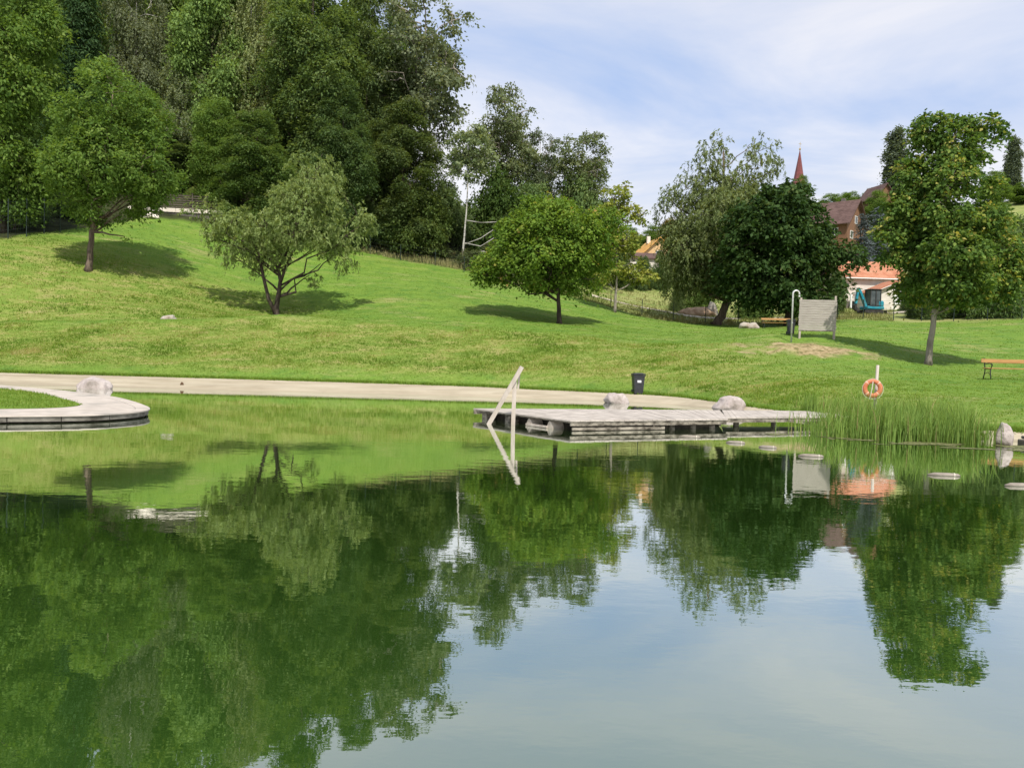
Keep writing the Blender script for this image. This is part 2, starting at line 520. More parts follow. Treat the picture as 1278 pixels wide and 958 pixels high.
def tps(x, y):
    sh = np.shape(x)
    q = np.stack([np.ravel(x), np.ravel(y)], -1) / 50.0
    o = np.empty(len(q))
    for i in range(0, len(q), 20000):
        b = q[i:i + 20000]
        d2 = ((b[:, None] - TXY[None]) ** 2).sum(-1)
        o[i:i + 20000] = (.5 * d2 * np.log(d2 + 1e-12)) @ TW[:-3] + TW[-3] + b @ TW[-2:]
    return o.reshape(sh)


SOIL_C = P(1003, 437, 40.6)
CL = np.array([P(*c)[:2] for c in [(-300, 412, 46), (0, 405, 46.5), (150, 403, 46.5), (345, 398, 47.5), (500, 408, 47), (600, 414, 46), (700, 419, 45.5), (850, 430, 43.5), (990, 427, 42.5), (1100, 432, 44), (1278, 440, 48)]])


def height(x, y):
    x = np.asarray(x, float)
    y = np.asarray(y, float)
    s, e, ez = shore(x), edge(x), edgez(x)
    t = (y - s) / np.maximum(e - s, .05)
    beach = ez * (np.clip(t, 0, 1) ** .8)
    under = np.maximum(-.28 * (s - y), -2.5)
    far = np.clip((y - e) / 2.5, 0, 1)
    far = far * far * (3 - 2 * far)
    hill = tps(x, np.maximum(y, e))
    hill = np.clip(hill, ez * .7, 95)
    bump = (.16 * (fb2(x * .33, y * .33, 3) - .5) + .09 * (fb2(x * 1.4 + 5, y * 1.4, 2) - .5)) * np.clip((y - e) / 3, 0, 1)
    cy = np.interp(x, CL[:, 0], CL[:, 1])
    bump = bump + .24 * np.exp(-((y - cy) / 1.1) ** 2) * (1 - np.clip((x - 1) / 6, 0, 1)) - .12 * np.exp(-((y - cy - 2.6) / 1.3) ** 2) * (1 - np.clip((x - 1) / 6, 0, 1))
    sq = np.exp(-(((x - SOIL_C[0]) / 2.6) ** 2 + ((y - SOIL_C[1]) / 1.3) ** 2))
    bump = bump + sq * (.10 + .55 * (fb2(x * 1.3, y * 1.3 + 3, 2) - .5))
    z = np.where(y < s, under, np.where(y < e, beach, ez * (1 - far) + hill * far + bump))
    return z


def gz(x, y): return float(height(np.array([x]), np.array([y]))[0])


def at(px, py, d, sink=0):
    p = P(px, py, d)
    return Vector((p[0], p[1], gz(p[0], p[1]) - sink))


def ztop(px, py, d): return float(P(px, py, d)[2])


xs = np.concatenate([-np.geomspace(420, 40, 34), np.arange(-39, 39.01, .4), np.geomspace(40, 420, 34)])
tt = np.concatenate([np.arange(0, 62, .4), 62 + np.geomspace(.6, 560, 60)])
bb = np.linspace(0, 1, 12)
uu = np.array([-14, -8, -5, -3, -1.8, -1, -.5, -.2])
X = np.repeat(xs[None], len(uu) + len(bb) + len(tt) - 1, 0)
sh_, ed_ = shore(xs), edge(xs)
Y = np.concatenate([sh_[None] + uu[:, None], sh_[None] * (1 - bb[:-1, None]) + ed_[None] * bb[:-1, None], ed_[None] + tt[:, None]], 0)
Z = height(X, Y)
nu, nb = len(uu), len(bb) - 1


def sheet(name, r0, r1):
    rows = r1 - r0 + 1
    v = np.stack([X[r0:r1 + 1], Y[r0:r1 + 1], Z[r0:r1 + 1]], -1).reshape(-1, 3)
    nx = len(xs)
    i = np.arange((rows - 1) * nx).reshape(rows - 1, nx)[:, :-1].ravel()
    f = np.stack([i, i + 1, i + nx + 1, i + nx], -1)
    me = bpy.data.meshes.new(name)
    me.vertices.add(len(v))
    me.vertices.foreach_set('co', v.astype(np.float32).ravel())
    me.loops.add(f.size)
    me.loops.foreach_set('vertex_index', f.astype(np.int32).ravel())
    me.polygons.add(len(f))
    me.polygons.foreach_set('loop_start', np.arange(0, f.size, 4, dtype=np.int32))
    me.polygons.foreach_set('use_smooth', [True] * len(f))
    me.update(calc_edges=True)
    return me, v


def sstep(a, b, x):
    t = np.clip((x - a) / (b - a), 0, 1)
    return t * t * (3 - 2 * t)


# back edge of the mown lawn (the fence line), as y over x
FL_PX = [(-150, 290, 62), (0, 300, 61), (110, 285, 72), (170, 277, 80), (330, 280, 84), (440, 308, 86), (500, 322, 86), (590, 341, 86), (735, 376, 80), (800, 395, 77), (893, 404, 77), (983, 406, 70), (1050, 398, 70), (1130, 400, 68), (1278, 401, 66), (1400, 401, 66)]
FL = np.array([P(*c)[:2] for c in FL_PX])


def fence_y(x): return np.interp(x, FL[:, 0], FL[:, 1])


def rough(x, y):
    """unmown grass on the bank between the beach and its crest, and on the left slope"""
    cy = np.interp(x, CL[:, 0], CL[:, 1])
    e = edge(x)
    w = .8 * (fb2(x * .5 + 2, y * .9, 3) - .5)
    bank = sstep(1.2, 2.6, y - e + w) * sstep(.2, -1.0, y - cy + w)
    slope = sstep(1.6, 3.4, y - cy + w) * sstep(-9, -15, x + .35 * (y - 50) + 4 * w) * sstep(66, 60, y)
    return np.clip(bank * sstep(16, 9, x) + .9 * slope, 0, 1)



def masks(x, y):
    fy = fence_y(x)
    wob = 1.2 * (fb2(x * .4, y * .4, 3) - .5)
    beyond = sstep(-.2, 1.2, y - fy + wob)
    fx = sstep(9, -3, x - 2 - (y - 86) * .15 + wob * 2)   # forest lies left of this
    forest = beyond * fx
    meadow = beyond * (1 - fx)
    su = (x - SOIL_C[0]) / 3.1
    sv = (y - SOIL_C[1] + .10 * (x - SOIL_C[0])) / 1.5
    soil = sstep(1.05, .55, np.sqrt(su ** 2 + sv ** 2) + 1.9 * (fb2(x * 1.3, y * 2.2 + 7, 4) - .53))
    return forest, meadow, soil


gme, gv = sheet('ground', nu + nb, len(Y) - 1)
for nm, val in zip(('forest', 'meadow', 'soil', 'rough'), masks(gv[:, 0], gv[:, 1]) + (rough(gv[:, 0], gv[:, 1]),)):
    a = gme.attributes.new(nm, 'FLOAT', 'POINT')
    a.data.foreach_set('value', val.astype(np.float32))

GRASS_A, GRASS_B, GRASS_C = (.105, .195, .026), (.165, .255, .040), (.29, .27, .11)


def grass_ground():
    m, nt, out = nt_new('mown_grass')
    v = mapping(nt)
    vs = mapping(nt, (.35, 1, 1))
    big = noise(nt, .16, 4, .55, v)
    mid = noise(nt, .8, 5, .6, vs)
    fine = noise(nt, 9, 4, .7, v)
    c = ramp(nt, mid, [(.3, GRASS_A), (.62, GRASS_B)])
    c = mixrgb(nt, ramp(nt, big, [(.35, (0, 0, 0)), (.7, (.6, .6, .6))]), c, (.135, .225, .034))
    dry = mathn(nt, 'ADD', noise(nt, .55, 6, .7, vs), mathn(nt, 'MULTIPLY', fine, .25))
    c = mixrgb(nt, ramp(nt, dry, [(.66, (0, 0, 0)), (.82, (.8, .8, .8))]), c, GRASS_C)
    clv = noise(nt, .75, 6, .72, v, .4)
    c = mixrgb(nt, ramp(nt, clv, [(.50, (0, 0, 0)), (.62, (.75, .75, .75))]), c, (.082, .175, .028))
    ylw = noise(nt, .33, 6, .7, vs, .6)
    c = mixrgb(nt, ramp(nt, ylw, [(.54, (0, 0, 0)), (.70, (.45, .45, .45))]), c, (.225, .255, .06))
    c = mixrgb(nt, .5, c, ramp(nt, fine, [(.3, (.45, .5, .4)), (.7, (1.45, 1.4, 1.4))]), 'MULTIPLY')
    att = lambda n: N(nt, 'ShaderNodeAttribute', attribute_name=n).outputs['Fac']
    rg_ = ramp(nt, noise(nt, 1.7, 6, .7, vs), [(.30, (.11, .185, .03)), (.48, (.18, .235, .045)), (.60, (.29, .27, .09)), (.74, (.36, .29, .15))])
    c = mixrgb(nt, mathn(nt, 'MULTIPLY', att('rough'), .85), c, rg_)
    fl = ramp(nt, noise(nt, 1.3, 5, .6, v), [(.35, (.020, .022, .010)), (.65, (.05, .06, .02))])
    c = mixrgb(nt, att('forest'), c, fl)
    md = ramp(nt, mid, [(.3, (.14, .21, .045)), (.5, (.23, .26, .08)), (.7, (.34, .32, .14))])
    c = mixrgb(nt, att('meadow'), c, md)
    sl = ramp(nt, noise(nt, 3.5, 6, .65, v), [(.36, (.13, .12, .045)), (.5, (.33, .25, .13)), (.66, (.43, .345, .20))])
    c = mixrgb(nt, att('soil'), c, sl)
    hh = mathn(nt, 'ADD', noise(nt, 14, 4, .7, v), mathn(nt, 'MULTIPLY', noise(nt, 2.2, 4, .6, v), 2.0))
    pbsdf(nt, out, c, .9, .12, bumpn(nt, hh, .8, .06))
    return m


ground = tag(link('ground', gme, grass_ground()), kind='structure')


def sand():
    m, nt, out = nt_new('beach_sand')
    v = mapping(nt, (.4, 1, 1))
    c = ramp(nt, noise(nt, 1.2, 6, .6, v), [(.3, (.33, .275, .19)), (.5, (.41, .35, .25)), (.72, (.47, .41, .30))])
    g = N(nt, 'ShaderNodeNewGeometry')
    sx = N(nt, 'ShaderNodeSeparateXYZ')
    nt.links.new(g.outputs['Position'], sx.inputs[0])
    zz = mathn(nt, 'ADD', sx.outputs[2], mathn(nt, 'MULTIPLY', noise(nt, 2, 3, .5, v), .04))
    wet = ramp(nt, zz, [(.03, (1, 1, 1)), (.085, (0, 0, 0))])
    c = mixrgb(nt, wet, c, (.35, .295, .21))
    c = mixrgb(nt, ramp(nt, noise(nt, 2.6, 6, .75, v), [(.53, (0, 0, 0)), (.70, (.55, .55, .55))]), c, (.27, .225, .16))
    c = mixrgb(nt, .35, c, ramp(nt, noise(nt, 18, 3, .7), [(.35, (.6, .6, .6)), (.65, (1.3, 1.3, 1.3))]), 'MULTIPLY')
    pbsdf(nt, out, c, .9, .15, bumpn(nt, noise(nt, 5, 6, .7), .9, .09))
    return m


bme, _ = sheet('beach', 0, nu + nb)
beach = tag(link('beach', bme, sand()), kind='structure')


# ------------------------------------------------------------------ water
def watermat():
    m, nt, out = nt_new('pond_water')
    tc = N(nt, 'ShaderNodeTexCoord')
    mp = N(nt, 'ShaderNodeMapping')
    mp.inputs['Scale'].default_value = (.55, 1.0, 1)
    nt.links.new(tc.outputs['Object'], mp.inputs[0])
    a = noise(nt, 5.5, 3, .5, mp.outputs[0])
    b = noise(nt, .9, 2, .5, mp.outputs[0])
    calm = ramp(nt, noise(nt, .12, 3, .5, mp.outputs[0]), [(.35, (.35, .35, .35)), (.65, (1, 1, 1))])
    h = mathn(nt, 'ADD', mathn(nt, 'MULTIPLY', a, .0014), mathn(nt, 'MULTIPLY', b, .0035))
    h = mathn(nt, 'MULTIPLY', h, calm)
    nb_ = bumpn(nt, h, 1.0, 1.0)
    d = N(nt, 'ShaderNodeBsdfDiffuse')
    body = ramp(nt, noise(nt, .18, 4, .55, tc.outputs['Object']), [(.3, (.022, .058, .008)), (.7, (.031, .073, .012))])
    nt.links.new(body, d.inputs[0])
    g = N(nt, 'ShaderNodeBsdfGlossy')
    g.inputs['Roughness'].default_value = .012
    g.inputs['Color'].default_value = (.97, 1, .98, 1)
    nt.links.new(nb_, g.inputs['Normal'])
    fr = N(nt, 'ShaderNodeLayerWeight')
    fr.inputs['Blend'].default_value = .5
    nt.links.new(nb_, fr.inputs['Normal'])
    fac = ramp(nt, fr.outputs['Facing'], [(0, (.10, .10, .10)), (.54, (.40, .40, .40)), (.70, (.60, .60, .60)), (.80, (.80, .80, .80)), (.9, (.92, .92, .92)), (1, (1, 1, 1))])
    mx = N(nt, 'ShaderNodeMixShader')
    nt.links.new(fac, mx.inputs[0])
    nt.links.new(d.outputs[0], mx.inputs[1])
    nt.links.new(g.outputs[0], mx.inputs[2])
    nt.links.new(mx.outputs[0], out.inputs[0])
    return m


wxs = np.concatenate([[-300, -150, -80], np.arange(-60, 61, 4), [80, 150, 300]])
wsh = np.array([shore(np.array([x]))[0] for x in wxs]) + 1.2
wv = [(x, -80, 0) for x in wxs] + [(x, y, 0) for x, y in zip(wxs, wsh)]
wn = len(wxs)
wme = bpy.data.meshes.new('water')
wme.from_pydata(wv, [], [(i, i + 1, wn + i + 1, wn + i) for i in range(wn - 1)])
water = tag(link('water', wme, watermat()), kind='structure')


# ------------------------------------------------------------------ foliage
def norm(a): return a / np.maximum(np.linalg.norm(a, axis=-1, keepdims=True), 1e-9)


def leaves(c, nrm, axis, L, W, fold=.18):
    a = norm(axis - nrm * (axis * nrm).sum(-1, keepdims=True))
    b = np.cross(nrm, a)
    L = L[:, None]
    W = W[:, None]
    up = nrm * W * fold
    return np.stack([c - a * L * .5, c + b * W * .5 + up - a * L * .08, c + a * L * .5, c - b * W * .5 + up - a * L * .08], 1)


def clumps_in(rng, lobes, n, shell=.78, hole=None, low=None):
    L = np.array([l[:6] for l in lobes], float)
    w = (L[:, 3] * L[:, 4] + L[:, 3] * L[:, 5]) * np.array([l[6] if len(l) > 6 else 1 for l in lobes])
    k = rng.choice(len(L), n, p=w / w.sum())
    d = norm(rng.normal(size=(n, 3)))
    r = np.where(rng.random(n) < shell, 1 - np.abs(rng.normal(0, .17, n)), rng.random(n) ** .5)
    r = np.clip(r, 0, 1.08)
    p = L[k, :3] + d * r[:, None] * L[k, 3:6]
    o = norm(d / L[k, 3:6])
    if hole:
        f, th = hole
        keep = vn3(p * f + 31.7) > th
        p, o, k = p[keep], o[keep], k[keep]
    return p, o, k


def foliage(rng, p, o, per, spread, L, W, flat=.5, droop=.3, upb=.5, outb=.5, rnd=.6, strand=None, tint_sd=.16, tint_leaf=.12, hang=.35):
    n = len(p)
    ct = np.clip(rng.normal(.5, tint_sd, n), 0, 1)
    i = np.repeat(np.arange(n), per)
    m = len(i)
    if strand:
        ln = (strand * (.5 + rng.random(n)))[i]
        t = rng.random(m)
        sub = rng.integers(0, 3, m)[:, None]
        jit = norm(rng.normal(size=(n, 3, 3)))[i, sub[:, 0]]
        oh = o[i].copy()
        oh[:, 2] = 0
        pos = p[i] + oh * (ln * np.sqrt(t) * .35)[:, None] + jit * spread * (.4 + .5 * t[:, None])
        pos[:, 2] -= t ** 1.5 * ln
        pos += rng.normal(0, .05, (m, 3))
        axis = rng.normal(0, .35, (m, 3)) + oh * .3
        axis[:, 2] -= .8
        nr = norm(o[i] * outb + rng.normal(0, rnd, (m, 3)) + np.array([0, 0, upb]))
    else:
        off = rng.normal(size=(m, 3)) * .6
        off[:, 2] *= flat
        rr = np.linalg.norm(off[:, :2], axis=1)
        pos = p[i] + off * spread
        pos[:, 2] -= droop * spread * rr ** 2
        axis = norm(off) + o[i] * .5
        axis[:, 2] -= hang
        nr = norm(o[i] * outb + rng.normal(0, rnd, (m, 3)) + np.array([0, 0, upb]))
    s = .65 + .7 * rng.random(m)
    V = leaves(pos, nr, axis, L * s, W * s)
    return V, np.clip(ct[i] + rng.normal(0, tint_leaf, m), 0, 1)


def wig(a, b, rng, amp, n=5):
    a, b = np.array(a, float), np.array(b, float)
    d = np.linalg.norm(b - a)
    pts = []
    for k in range(n + 1):
        t = k / n
        q = a + (b - a) * t
        if 0 < k < n: q = q + rng.normal(0, amp * d, 3) * np.array([1, 1, .4])
        pts.append(q)
    return pts


def skeleton(mb, rng, stem, r0, lobes, pts, twigs=60, limb_r=.32, twig_r=.025, bare=()):
    """stem: list of trunk points; limbs to each lobe; twigs to some clumps."""
    n = len(stem)
    # smooth subdivided stem
    sp = []
    for k in range(n - 1):
        a, b = np.array(stem[k], float), np.array(stem[k + 1], float)
        for t in (0, .33, .66): sp.append(a + (b - a) * t)
    sp.append(np.array(stem[-1], float))
    m = len(sp)
    rad = [r0 * (1.35 if k == 0 else 1) * (1 - .82 * k / (m - 1)) for k in range(m)]
    mb.tube([q + (rng.normal(0, r0 * .10, 3) if 0 < k else 0) for k, q in enumerate(sp)], rad, 9)
    arr = np.array(sp)
    limbs = []
    for lb in lobes:
        c = np.array(lb[:3])
        # join the stem below the lobe's centre
        hz = np.hypot(c[0] - arr[:, 0], c[1] - arr[:, 1])
        cost = np.abs(arr[:, 2] - (c[2] - .75 * hz)) + .2 * hz
        cost[: max(1, m // 3)] += 3
        k = int(np.argmin(cost))
        path = wig(arr[k], c, rng, .05)
        r1 = max(rad[k] * .55, twig_r * 1.6)
        mb.tube(path, [r1 * (1 - .7 * q / (len(path) - 1)) for q in range(len(path))], 6)
        limbs.append((np.array(path), r1))
    allp = np.concatenate([l[0] for l in limbs] + [arr[m // 2:]])
    if len(pts):
        for q in rng.choice(len(pts), min(twigs, len(pts)), replace=False):
            c = pts[q]
            k = int(np.argmin(((allp - c) ** 2).sum(1) + 3 * np.maximum(allp[:, 2] - c[2], 0)))
            path = wig(allp[k], c, rng, .07, 4)
            mb.tube(path, [twig_r * (1.3 - .9 * s / 4) for s in range(5)], 4, False)
    return mb


def auto_lobes(rng, rx, z0, z1, n, prof='egg', size=.46, cx=0, cy=0, ry=None):
    out = []
    ry = ry or rx
    for k in range(n):
        t = (k + .5) / n
        f = {'egg': lambda t: math.sqrt(max(0, 1 - ((t - .38) / (.62 if t > .38 else .45)) ** 2)),
             'dome': lambda t: math.sqrt(max(0, 1 - ((t - .22) / .80) ** 2)) if t > .22 else .80 + .9 * t,
             'cone': lambda t: (1 - t) ** .8 + .08,
             'col': lambda t: math.sqrt(max(0, 1 - ((t - .45) / .58) ** 2)) * .9 + .08,
             'vase': lambda t: math.sqrt(max(0, 1 - ((t - .62) / (.42 if t > .62 else .66)) ** 2))}[prof](t)
        a = k * 2.399963 + rng.normal(0, .35)
        rad = f * (1 - size) * (.55 + .5 * rng.random())
        s = max(f * size * (.8 + .4 * rng.random()), .18)
        z = z0 + (z1 - z0) * t
        out.append((cx + rx * rad * math.cos(a), cy + ry * rad * math.sin(a), z, rx * s, ry * s, max(min(rx * s * .8, (z1 - z0) * .22), .3)))
    return out


def px_lobes(rng, bx, by, d, items, depth=.9):
    """lobes given where the crown's masses sit, metres from the foot; each mass gets real depth by pieces behind and in front"""
    k = d / FPX
    out = []
    for it in items:
        x, y, r = it[:3]
        rz = it[3] if len(it) > 3 else r * .85
        w = it[4] if len(it) > 4 else 1
        cx, cz = (x - bx) * k, (by - y) * k
        rr = r * k
        out.append((cx, rng.normal(0, .12) * rr, cz, rr, rr * depth, rz * k, w))
        if r > 34:
            for sgn in (-1, 1):
                out.append((cx + rng.normal(0, .2) * rr, sgn * rr * .75, cz - .1 * rr + rng.normal(0, .12) * rr, rr * .72, rr * .72, rz * k * .75, w))
    return out


def make_tree(name, loc, lobes, stem, r0, leaf, bark, n, per, spread, L, W, label, cat='tree', group=None, seed=1, hole=None, twigs=60, shell=.78, rz=0, scale=(1, 1, 1), twig_r=.025, extra=None, **kw):
    rng = np.random.default_rng(seed)
    p, o, k = clumps_in(rng, lobes, n, shell, hole)
    keep = p[:, 2] > .25
    p, o = p[keep], o[keep]
    V, t = foliage(rng, p, o, per, spread, L, W, **kw)
    root = empty(name, loc, rz, label, cat, group)
    root.scale = scale
    if stem:
        mb = MB()
        skeleton(mb, rng, stem, r0, lobes, p, twigs, twig_r=twig_r)
        if extra: extra(mb, rng)
        mb.build('trunk', MAT[bark], root, True)
    link('crown', quads_mesh('crown', V, t), LEAF[leaf], root)
    return root


def retree(src, loc, scale, rz, label, group=None):
    c = copy_tree(src)
    c.location = loc
    c.scale = scale
    c.rotation_euler = (0, 0, rz)
    c['label'] = label
    if group: c['group'] = group
    return c


rg = np.random.default_rng(5)

# --- the trees standing on the lawn
LAWN = 'trees standing on the lawn'
# round maple in the middle
b = at(698, 403, 57, .1)
lob = auto_lobes(rg, 5.3, 3.2, 8.6, 26, 'dome', .38, -.85, 0, 4.8)
lob += [(-.9, 0, 5.2, 3.6, 3.4, 2.9, .5), (-5.2, -.3, 3.4, 1.1, 1.3, .8), (3.2, 0, 7.2, 1.5, 1.4, 1.2), (-1, .3, 8.3, 1.5, 1.4, .9)]
make_tree('maple_tree', b, lob, [(0, 0, 0), (-.05, 0, 1.2), (-.15, 0, 2.6), (-.4, 0, 5), (-.6, 0, 7.6)], .19, 'maple', 'darkbark', 1700, 32, .5, .23, .16,
          'round bright green maple with dome crown and short dark trunk, mid-lawn', group=LAWN, seed=3, hole=(.6, .36), flat=.45, droop=.45, upb=.75, hang=.5)

# yellow-green willow with forked stems, left of centre
b = at(345, 394, 57, .1)
lob = px_lobes(rg, 345, 394, 56, [(392, 262, 58, 50), (350, 285, 40), (295, 290, 42, 36), (277, 283, 24, 18), (262, 258, 22, 15), (240, 262, 13, 9, .7), (456, 272, 14, 10, .7), (392, 212, 38, 34), (430, 275, 34, 32), (330, 315, 30, 24), (420, 312, 26, 22), (385, 340, 15, 13, .7), (300, 325, 24, 18, .8), (372, 245, 36), (400, 325, 26, 20, .8), (355, 322, 20, 14, .6), (400, 188, 16, 16, .7), (445, 262, 20, 15)], .95)


def willow_forks(mb, rng):
    k = 56 / FPX
    for path, r in (([(345, 392), (335, 372), (328, 345), (322, 318), (312, 295)], .15), ([(349, 352), (356, 330), (364, 312), (380, 285)], .11)):
        mb.tube([((x - 345) * k, 0, (394 - y) * k) for x, y in path], [r * (1 - .13 * i) for i in range(len(path))], 8)


make_tree('willow_tree', b, lob, [(0, 0, 0), (0, 0, .7), (.1, 0, 1.4), (.25, 0, 2.6), (.1, 0, 3.4), (1.3, 0, 6), (2.5, 0, 9.5)], .22, 'willow', 'darkbark', 1900, 30, .55, .25, .08,
          'bushy yellow-green willow on the lawn with a dark forked trunk', group=LAWN, seed=8, strand=.30, hole=(.62, .44), upb=.6, rnd=.6, extra=willow_forks, twigs=140, shell=.7)

# green tree on the left slope
b = at(110, 337, 58, .15)
lob = px_lobes(rg, 110, 337, 58, [(140, 190, 55, 60), (100, 205, 42, 42), (185, 200, 40, 44), (140, 125, 48, 44), (105, 150, 38), (180, 150, 34), (130, 92, 32, 22), (135, 240, 44, 28), (90, 245, 30, 22), (180, 232, 26, 18), (118, 266, 22, 12), (200, 208, 20), (75, 215, 22), (152, 264, 14, 8), (154, 291, 8, 5, .7)])
make_tree('ash_tree', b, lob, [(0, 0, 0), (.15, 0, 1.6), (.35, 0, 3.6), (.9, 0, 6), (1.4, 0, 9), (1.7, 0, 13)], .25, 'ash', 'bark', 2100, 30, .5, .26, .13,
          'leafy mid-green tree with a single bare trunk on the left slope', group=LAWN, seed=12, hole=(.5, .40), flat=.5, droop=.4, upb=.6)

# dark chestnut
b = at(983, 406, 69, .1)
lob = auto_lobes(rg, 6.4, 2.6, 11.9, 28, 'dome', .40, -.9, 0, 5.8)
lob += [(-.9, 0, 6.5, 4.6, 4.2, 3.8, .5), (-.5, 0, 11.6, 1.8, 1.6, 1), (5.0, 0, 6.2, 1.5, 1.4, 1.3), (-1.6, 0, 3.0, 3.8, 2.4, 1.2), (2.5, -1, 3.2, 2.6, 2, 1.1)]
make_tree('chestnut_tree', b, lob, [(0, 0, 0), (0, 0, 1.6), (-.1, 0, 3.6), (-.4, 0, 7), (-.5, 0, 11)], .32, 'chestnut', 'darkbark', 1500, 30, .66, .36, .24,
          'dense dark green chestnut behind the bench and waste bin', group=LAWN, seed=21, hole=(.5, .34), flat=.4, droop=.5, upb=.7, hang=.6)

# tall grey-green willow with a sparse ragged top, leaning trunk
b = at(893, 404, 77, .15)
lob = px_lobes(rg, 893, 404, 77, [(890, 285, 55, 52), (860, 310, 40, 42), (915, 260, 40, 38), (845, 345, 24, 26), (885, 240, 34, 28), (935, 240, 26, 26), (900, 340, 40, 26)])
lob += px_lobes(rg, 893, 404, 77, [(882, 196, 24, 22, .40), (868, 208, 18, 20, .40), (893, 172, 13, 12, .3), (943, 200, 24, 24, .5), (935, 174, 14, 11, .3), (957, 210, 14, 18, .35), (912, 222, 28, 20, .7), (955, 180, 9, 9, .25), (835, 265, 22, 26, .7), (828, 245, 12, 14, .35), (850, 235, 18, 20, .6), (838, 300, 20, 26, .7)])
make_tree('willow_tree', b, lob, [(0, 0, 0), (.55, 0, 1.0), (1.1, 0, 2.4), (1.2, 0, 4.5), (.6, 0, 8), (.3, 0, 12), (.2, 0, 16.5)], .46, 'greywillow', 'bark', 3400, 26, .6, .33, .095,
          'tall grey-green willow with thin ragged top and thick leaning trunk', group=LAWN, seed=31, strand=.55, upb=.6, twigs=200, twig_r=.022, shell=.7)

# seed-laden maple at right
b = at(1158, 456, 40, .1)
lob = px_lobes(rg, 1158, 456, 40, [(1178, 172, 32, 28), (1150, 165, 22, 22), (1142, 195, 20, 20, .5), (1208, 186, 22, 16, .5), (1172, 192, 30, 26, .8), (1200, 158, 18, 14), (1226, 152, 14, 9), (1238, 164, 9, 9, .8), (1136, 160, 13, 14), (1165, 215, 40, 30), (1200, 205, 26, 22), (1128, 222, 22, 26), (1215, 232, 24, 12), (1165, 262, 46, 34), (1118, 262, 26, 24), (1215, 275, 36, 24), (1170, 308, 56, 34), (1105, 292, 20, 14),
                                  (1235, 310, 34, 26), (1112, 318, 22, 10), (1180, 345, 50, 28), (1240, 350, 34, 24), (1190, 372, 34, 14), (1140, 345, 24, 16), (1262, 330, 18, 20)], .95)
make_tree('maple_tree', b, lob, [(0, 0, 0), (.10, 0, 1.2), (.22, 0, 2.6), (.35, 0, 4.4), (.5, 0, 7), (.7, 0, 10.6), (.85, 0, 12)], .17, 'seedmaple', 'palebark', 1900, 32, .36, .20, .13,
          'tall maple flecked with yellow seeds on a slim pale trunk, right side', group=LAWN, seed=41, hole=(.75, .33), flat=.42, droop=.5, upb=.65, hang=.5, tint_sd=.22, tint_leaf=.17, twigs=150)

# thin young tree behind the round maple
b = at(767, 390, 74, .1)
lob = px_lobes(rg, 767, 390, 74, [(762, 250, 18, 20), (778, 262, 16, 14), (795, 268, 13, 10), (750, 275, 18), (775, 300, 20, 16), (790, 325, 14, 10), (795, 345, 16, 7), (768, 335, 20, 10), (745, 345, 14, 8), (808, 340, 8, 8), (780, 232, 9, 7), (755, 305, 20, 18)], 1)
make_tree('young_tree', b, lob, [(0, 0, 0), (.05, 0, 1.6), (.1, 0, 3), (.0, 0, 6), (.1, 0, 11.5)], .15, 'yellow', 'palebark', 235, 22, .45, .30, .2,
          'thin young yellow-green tree with pale trunk, behind the round maple', group=LAWN, seed=45, twigs=150, twig_r=.035)

# --- wood on the slope: one of each kind, then copies
WOOD = 'trees of the wood on the slope'
protos = {}


def kind(key, label, loc, h, r, z0f, prof, leaf, bark, n, per, spread, L, W, nl=20, seed=1, size=.44, r0=.3, **kw):
    rng = np.random.default_rng(seed)
    lob = auto_lobes(rng, r, h * z0f, h * .96, nl, prof, size)
    st = [(0, 0, 0), (0, 0, h * .2), (rng.normal(0, .2), 0, h * .5), (rng.normal(0, .3), 0, h * .9)]
    nm = {'hornbeam': 'hornbeam_tree', 'birch': 'weeping_birch', 'spruce': 'spruce_tree', 'broad': 'broadleaf_tree', 'bright': 'broadleaf_tree', 'poplar': 'poplar_tree', 'bush': 'shrub', 'bramble': 'bramble_bush', 'column': 'columnar_poplar', 'fir': 'blue_fir', 'rust': 'broadleaf_tree', 'wshrub': 'willow_shrub'}[key]
    t = make_tree(nm, loc, lob, st, r0, leaf, bark, n, per, spread, L, W, label, 'shrub' if key in ('bush', 'bramble', 'wshrub') else 'tree', WOOD, seed, **kw)
    protos[key] = (t, h, r)
    return t


def put(key, px, d, top, rpx, label, group=WOOD, rz=None, py=None, sink=.3, cat=None):
    """stand a copy of a kind at a spot, as tall and broad as it is there"""
    t, h, r = protos[key]
    p = P(px, py or 300, d)
    z = gz(p[0], p[1]) - sink
    H = ztop(px, top, d) - z
    rr = rpx * d / FPX
    c = retree(t, (p[0], p[1], z), (rr / r, rr / r, max(H, .8) / h), rz if rz is not None else (px * 1.7) % 6.28, label, group)
    return c


def first(key, px, d, top, rpx, **kw):
    t, h, r = protos[key]
    p = P(px, 300, d)
    z = gz(p[0], p[1]) - .3
    rr = rpx * d / FPX
    t.location = (p[0], p[1], z)
    t.scale = (rr / r, rr / r, (ztop(px, top, d) - z) / h)


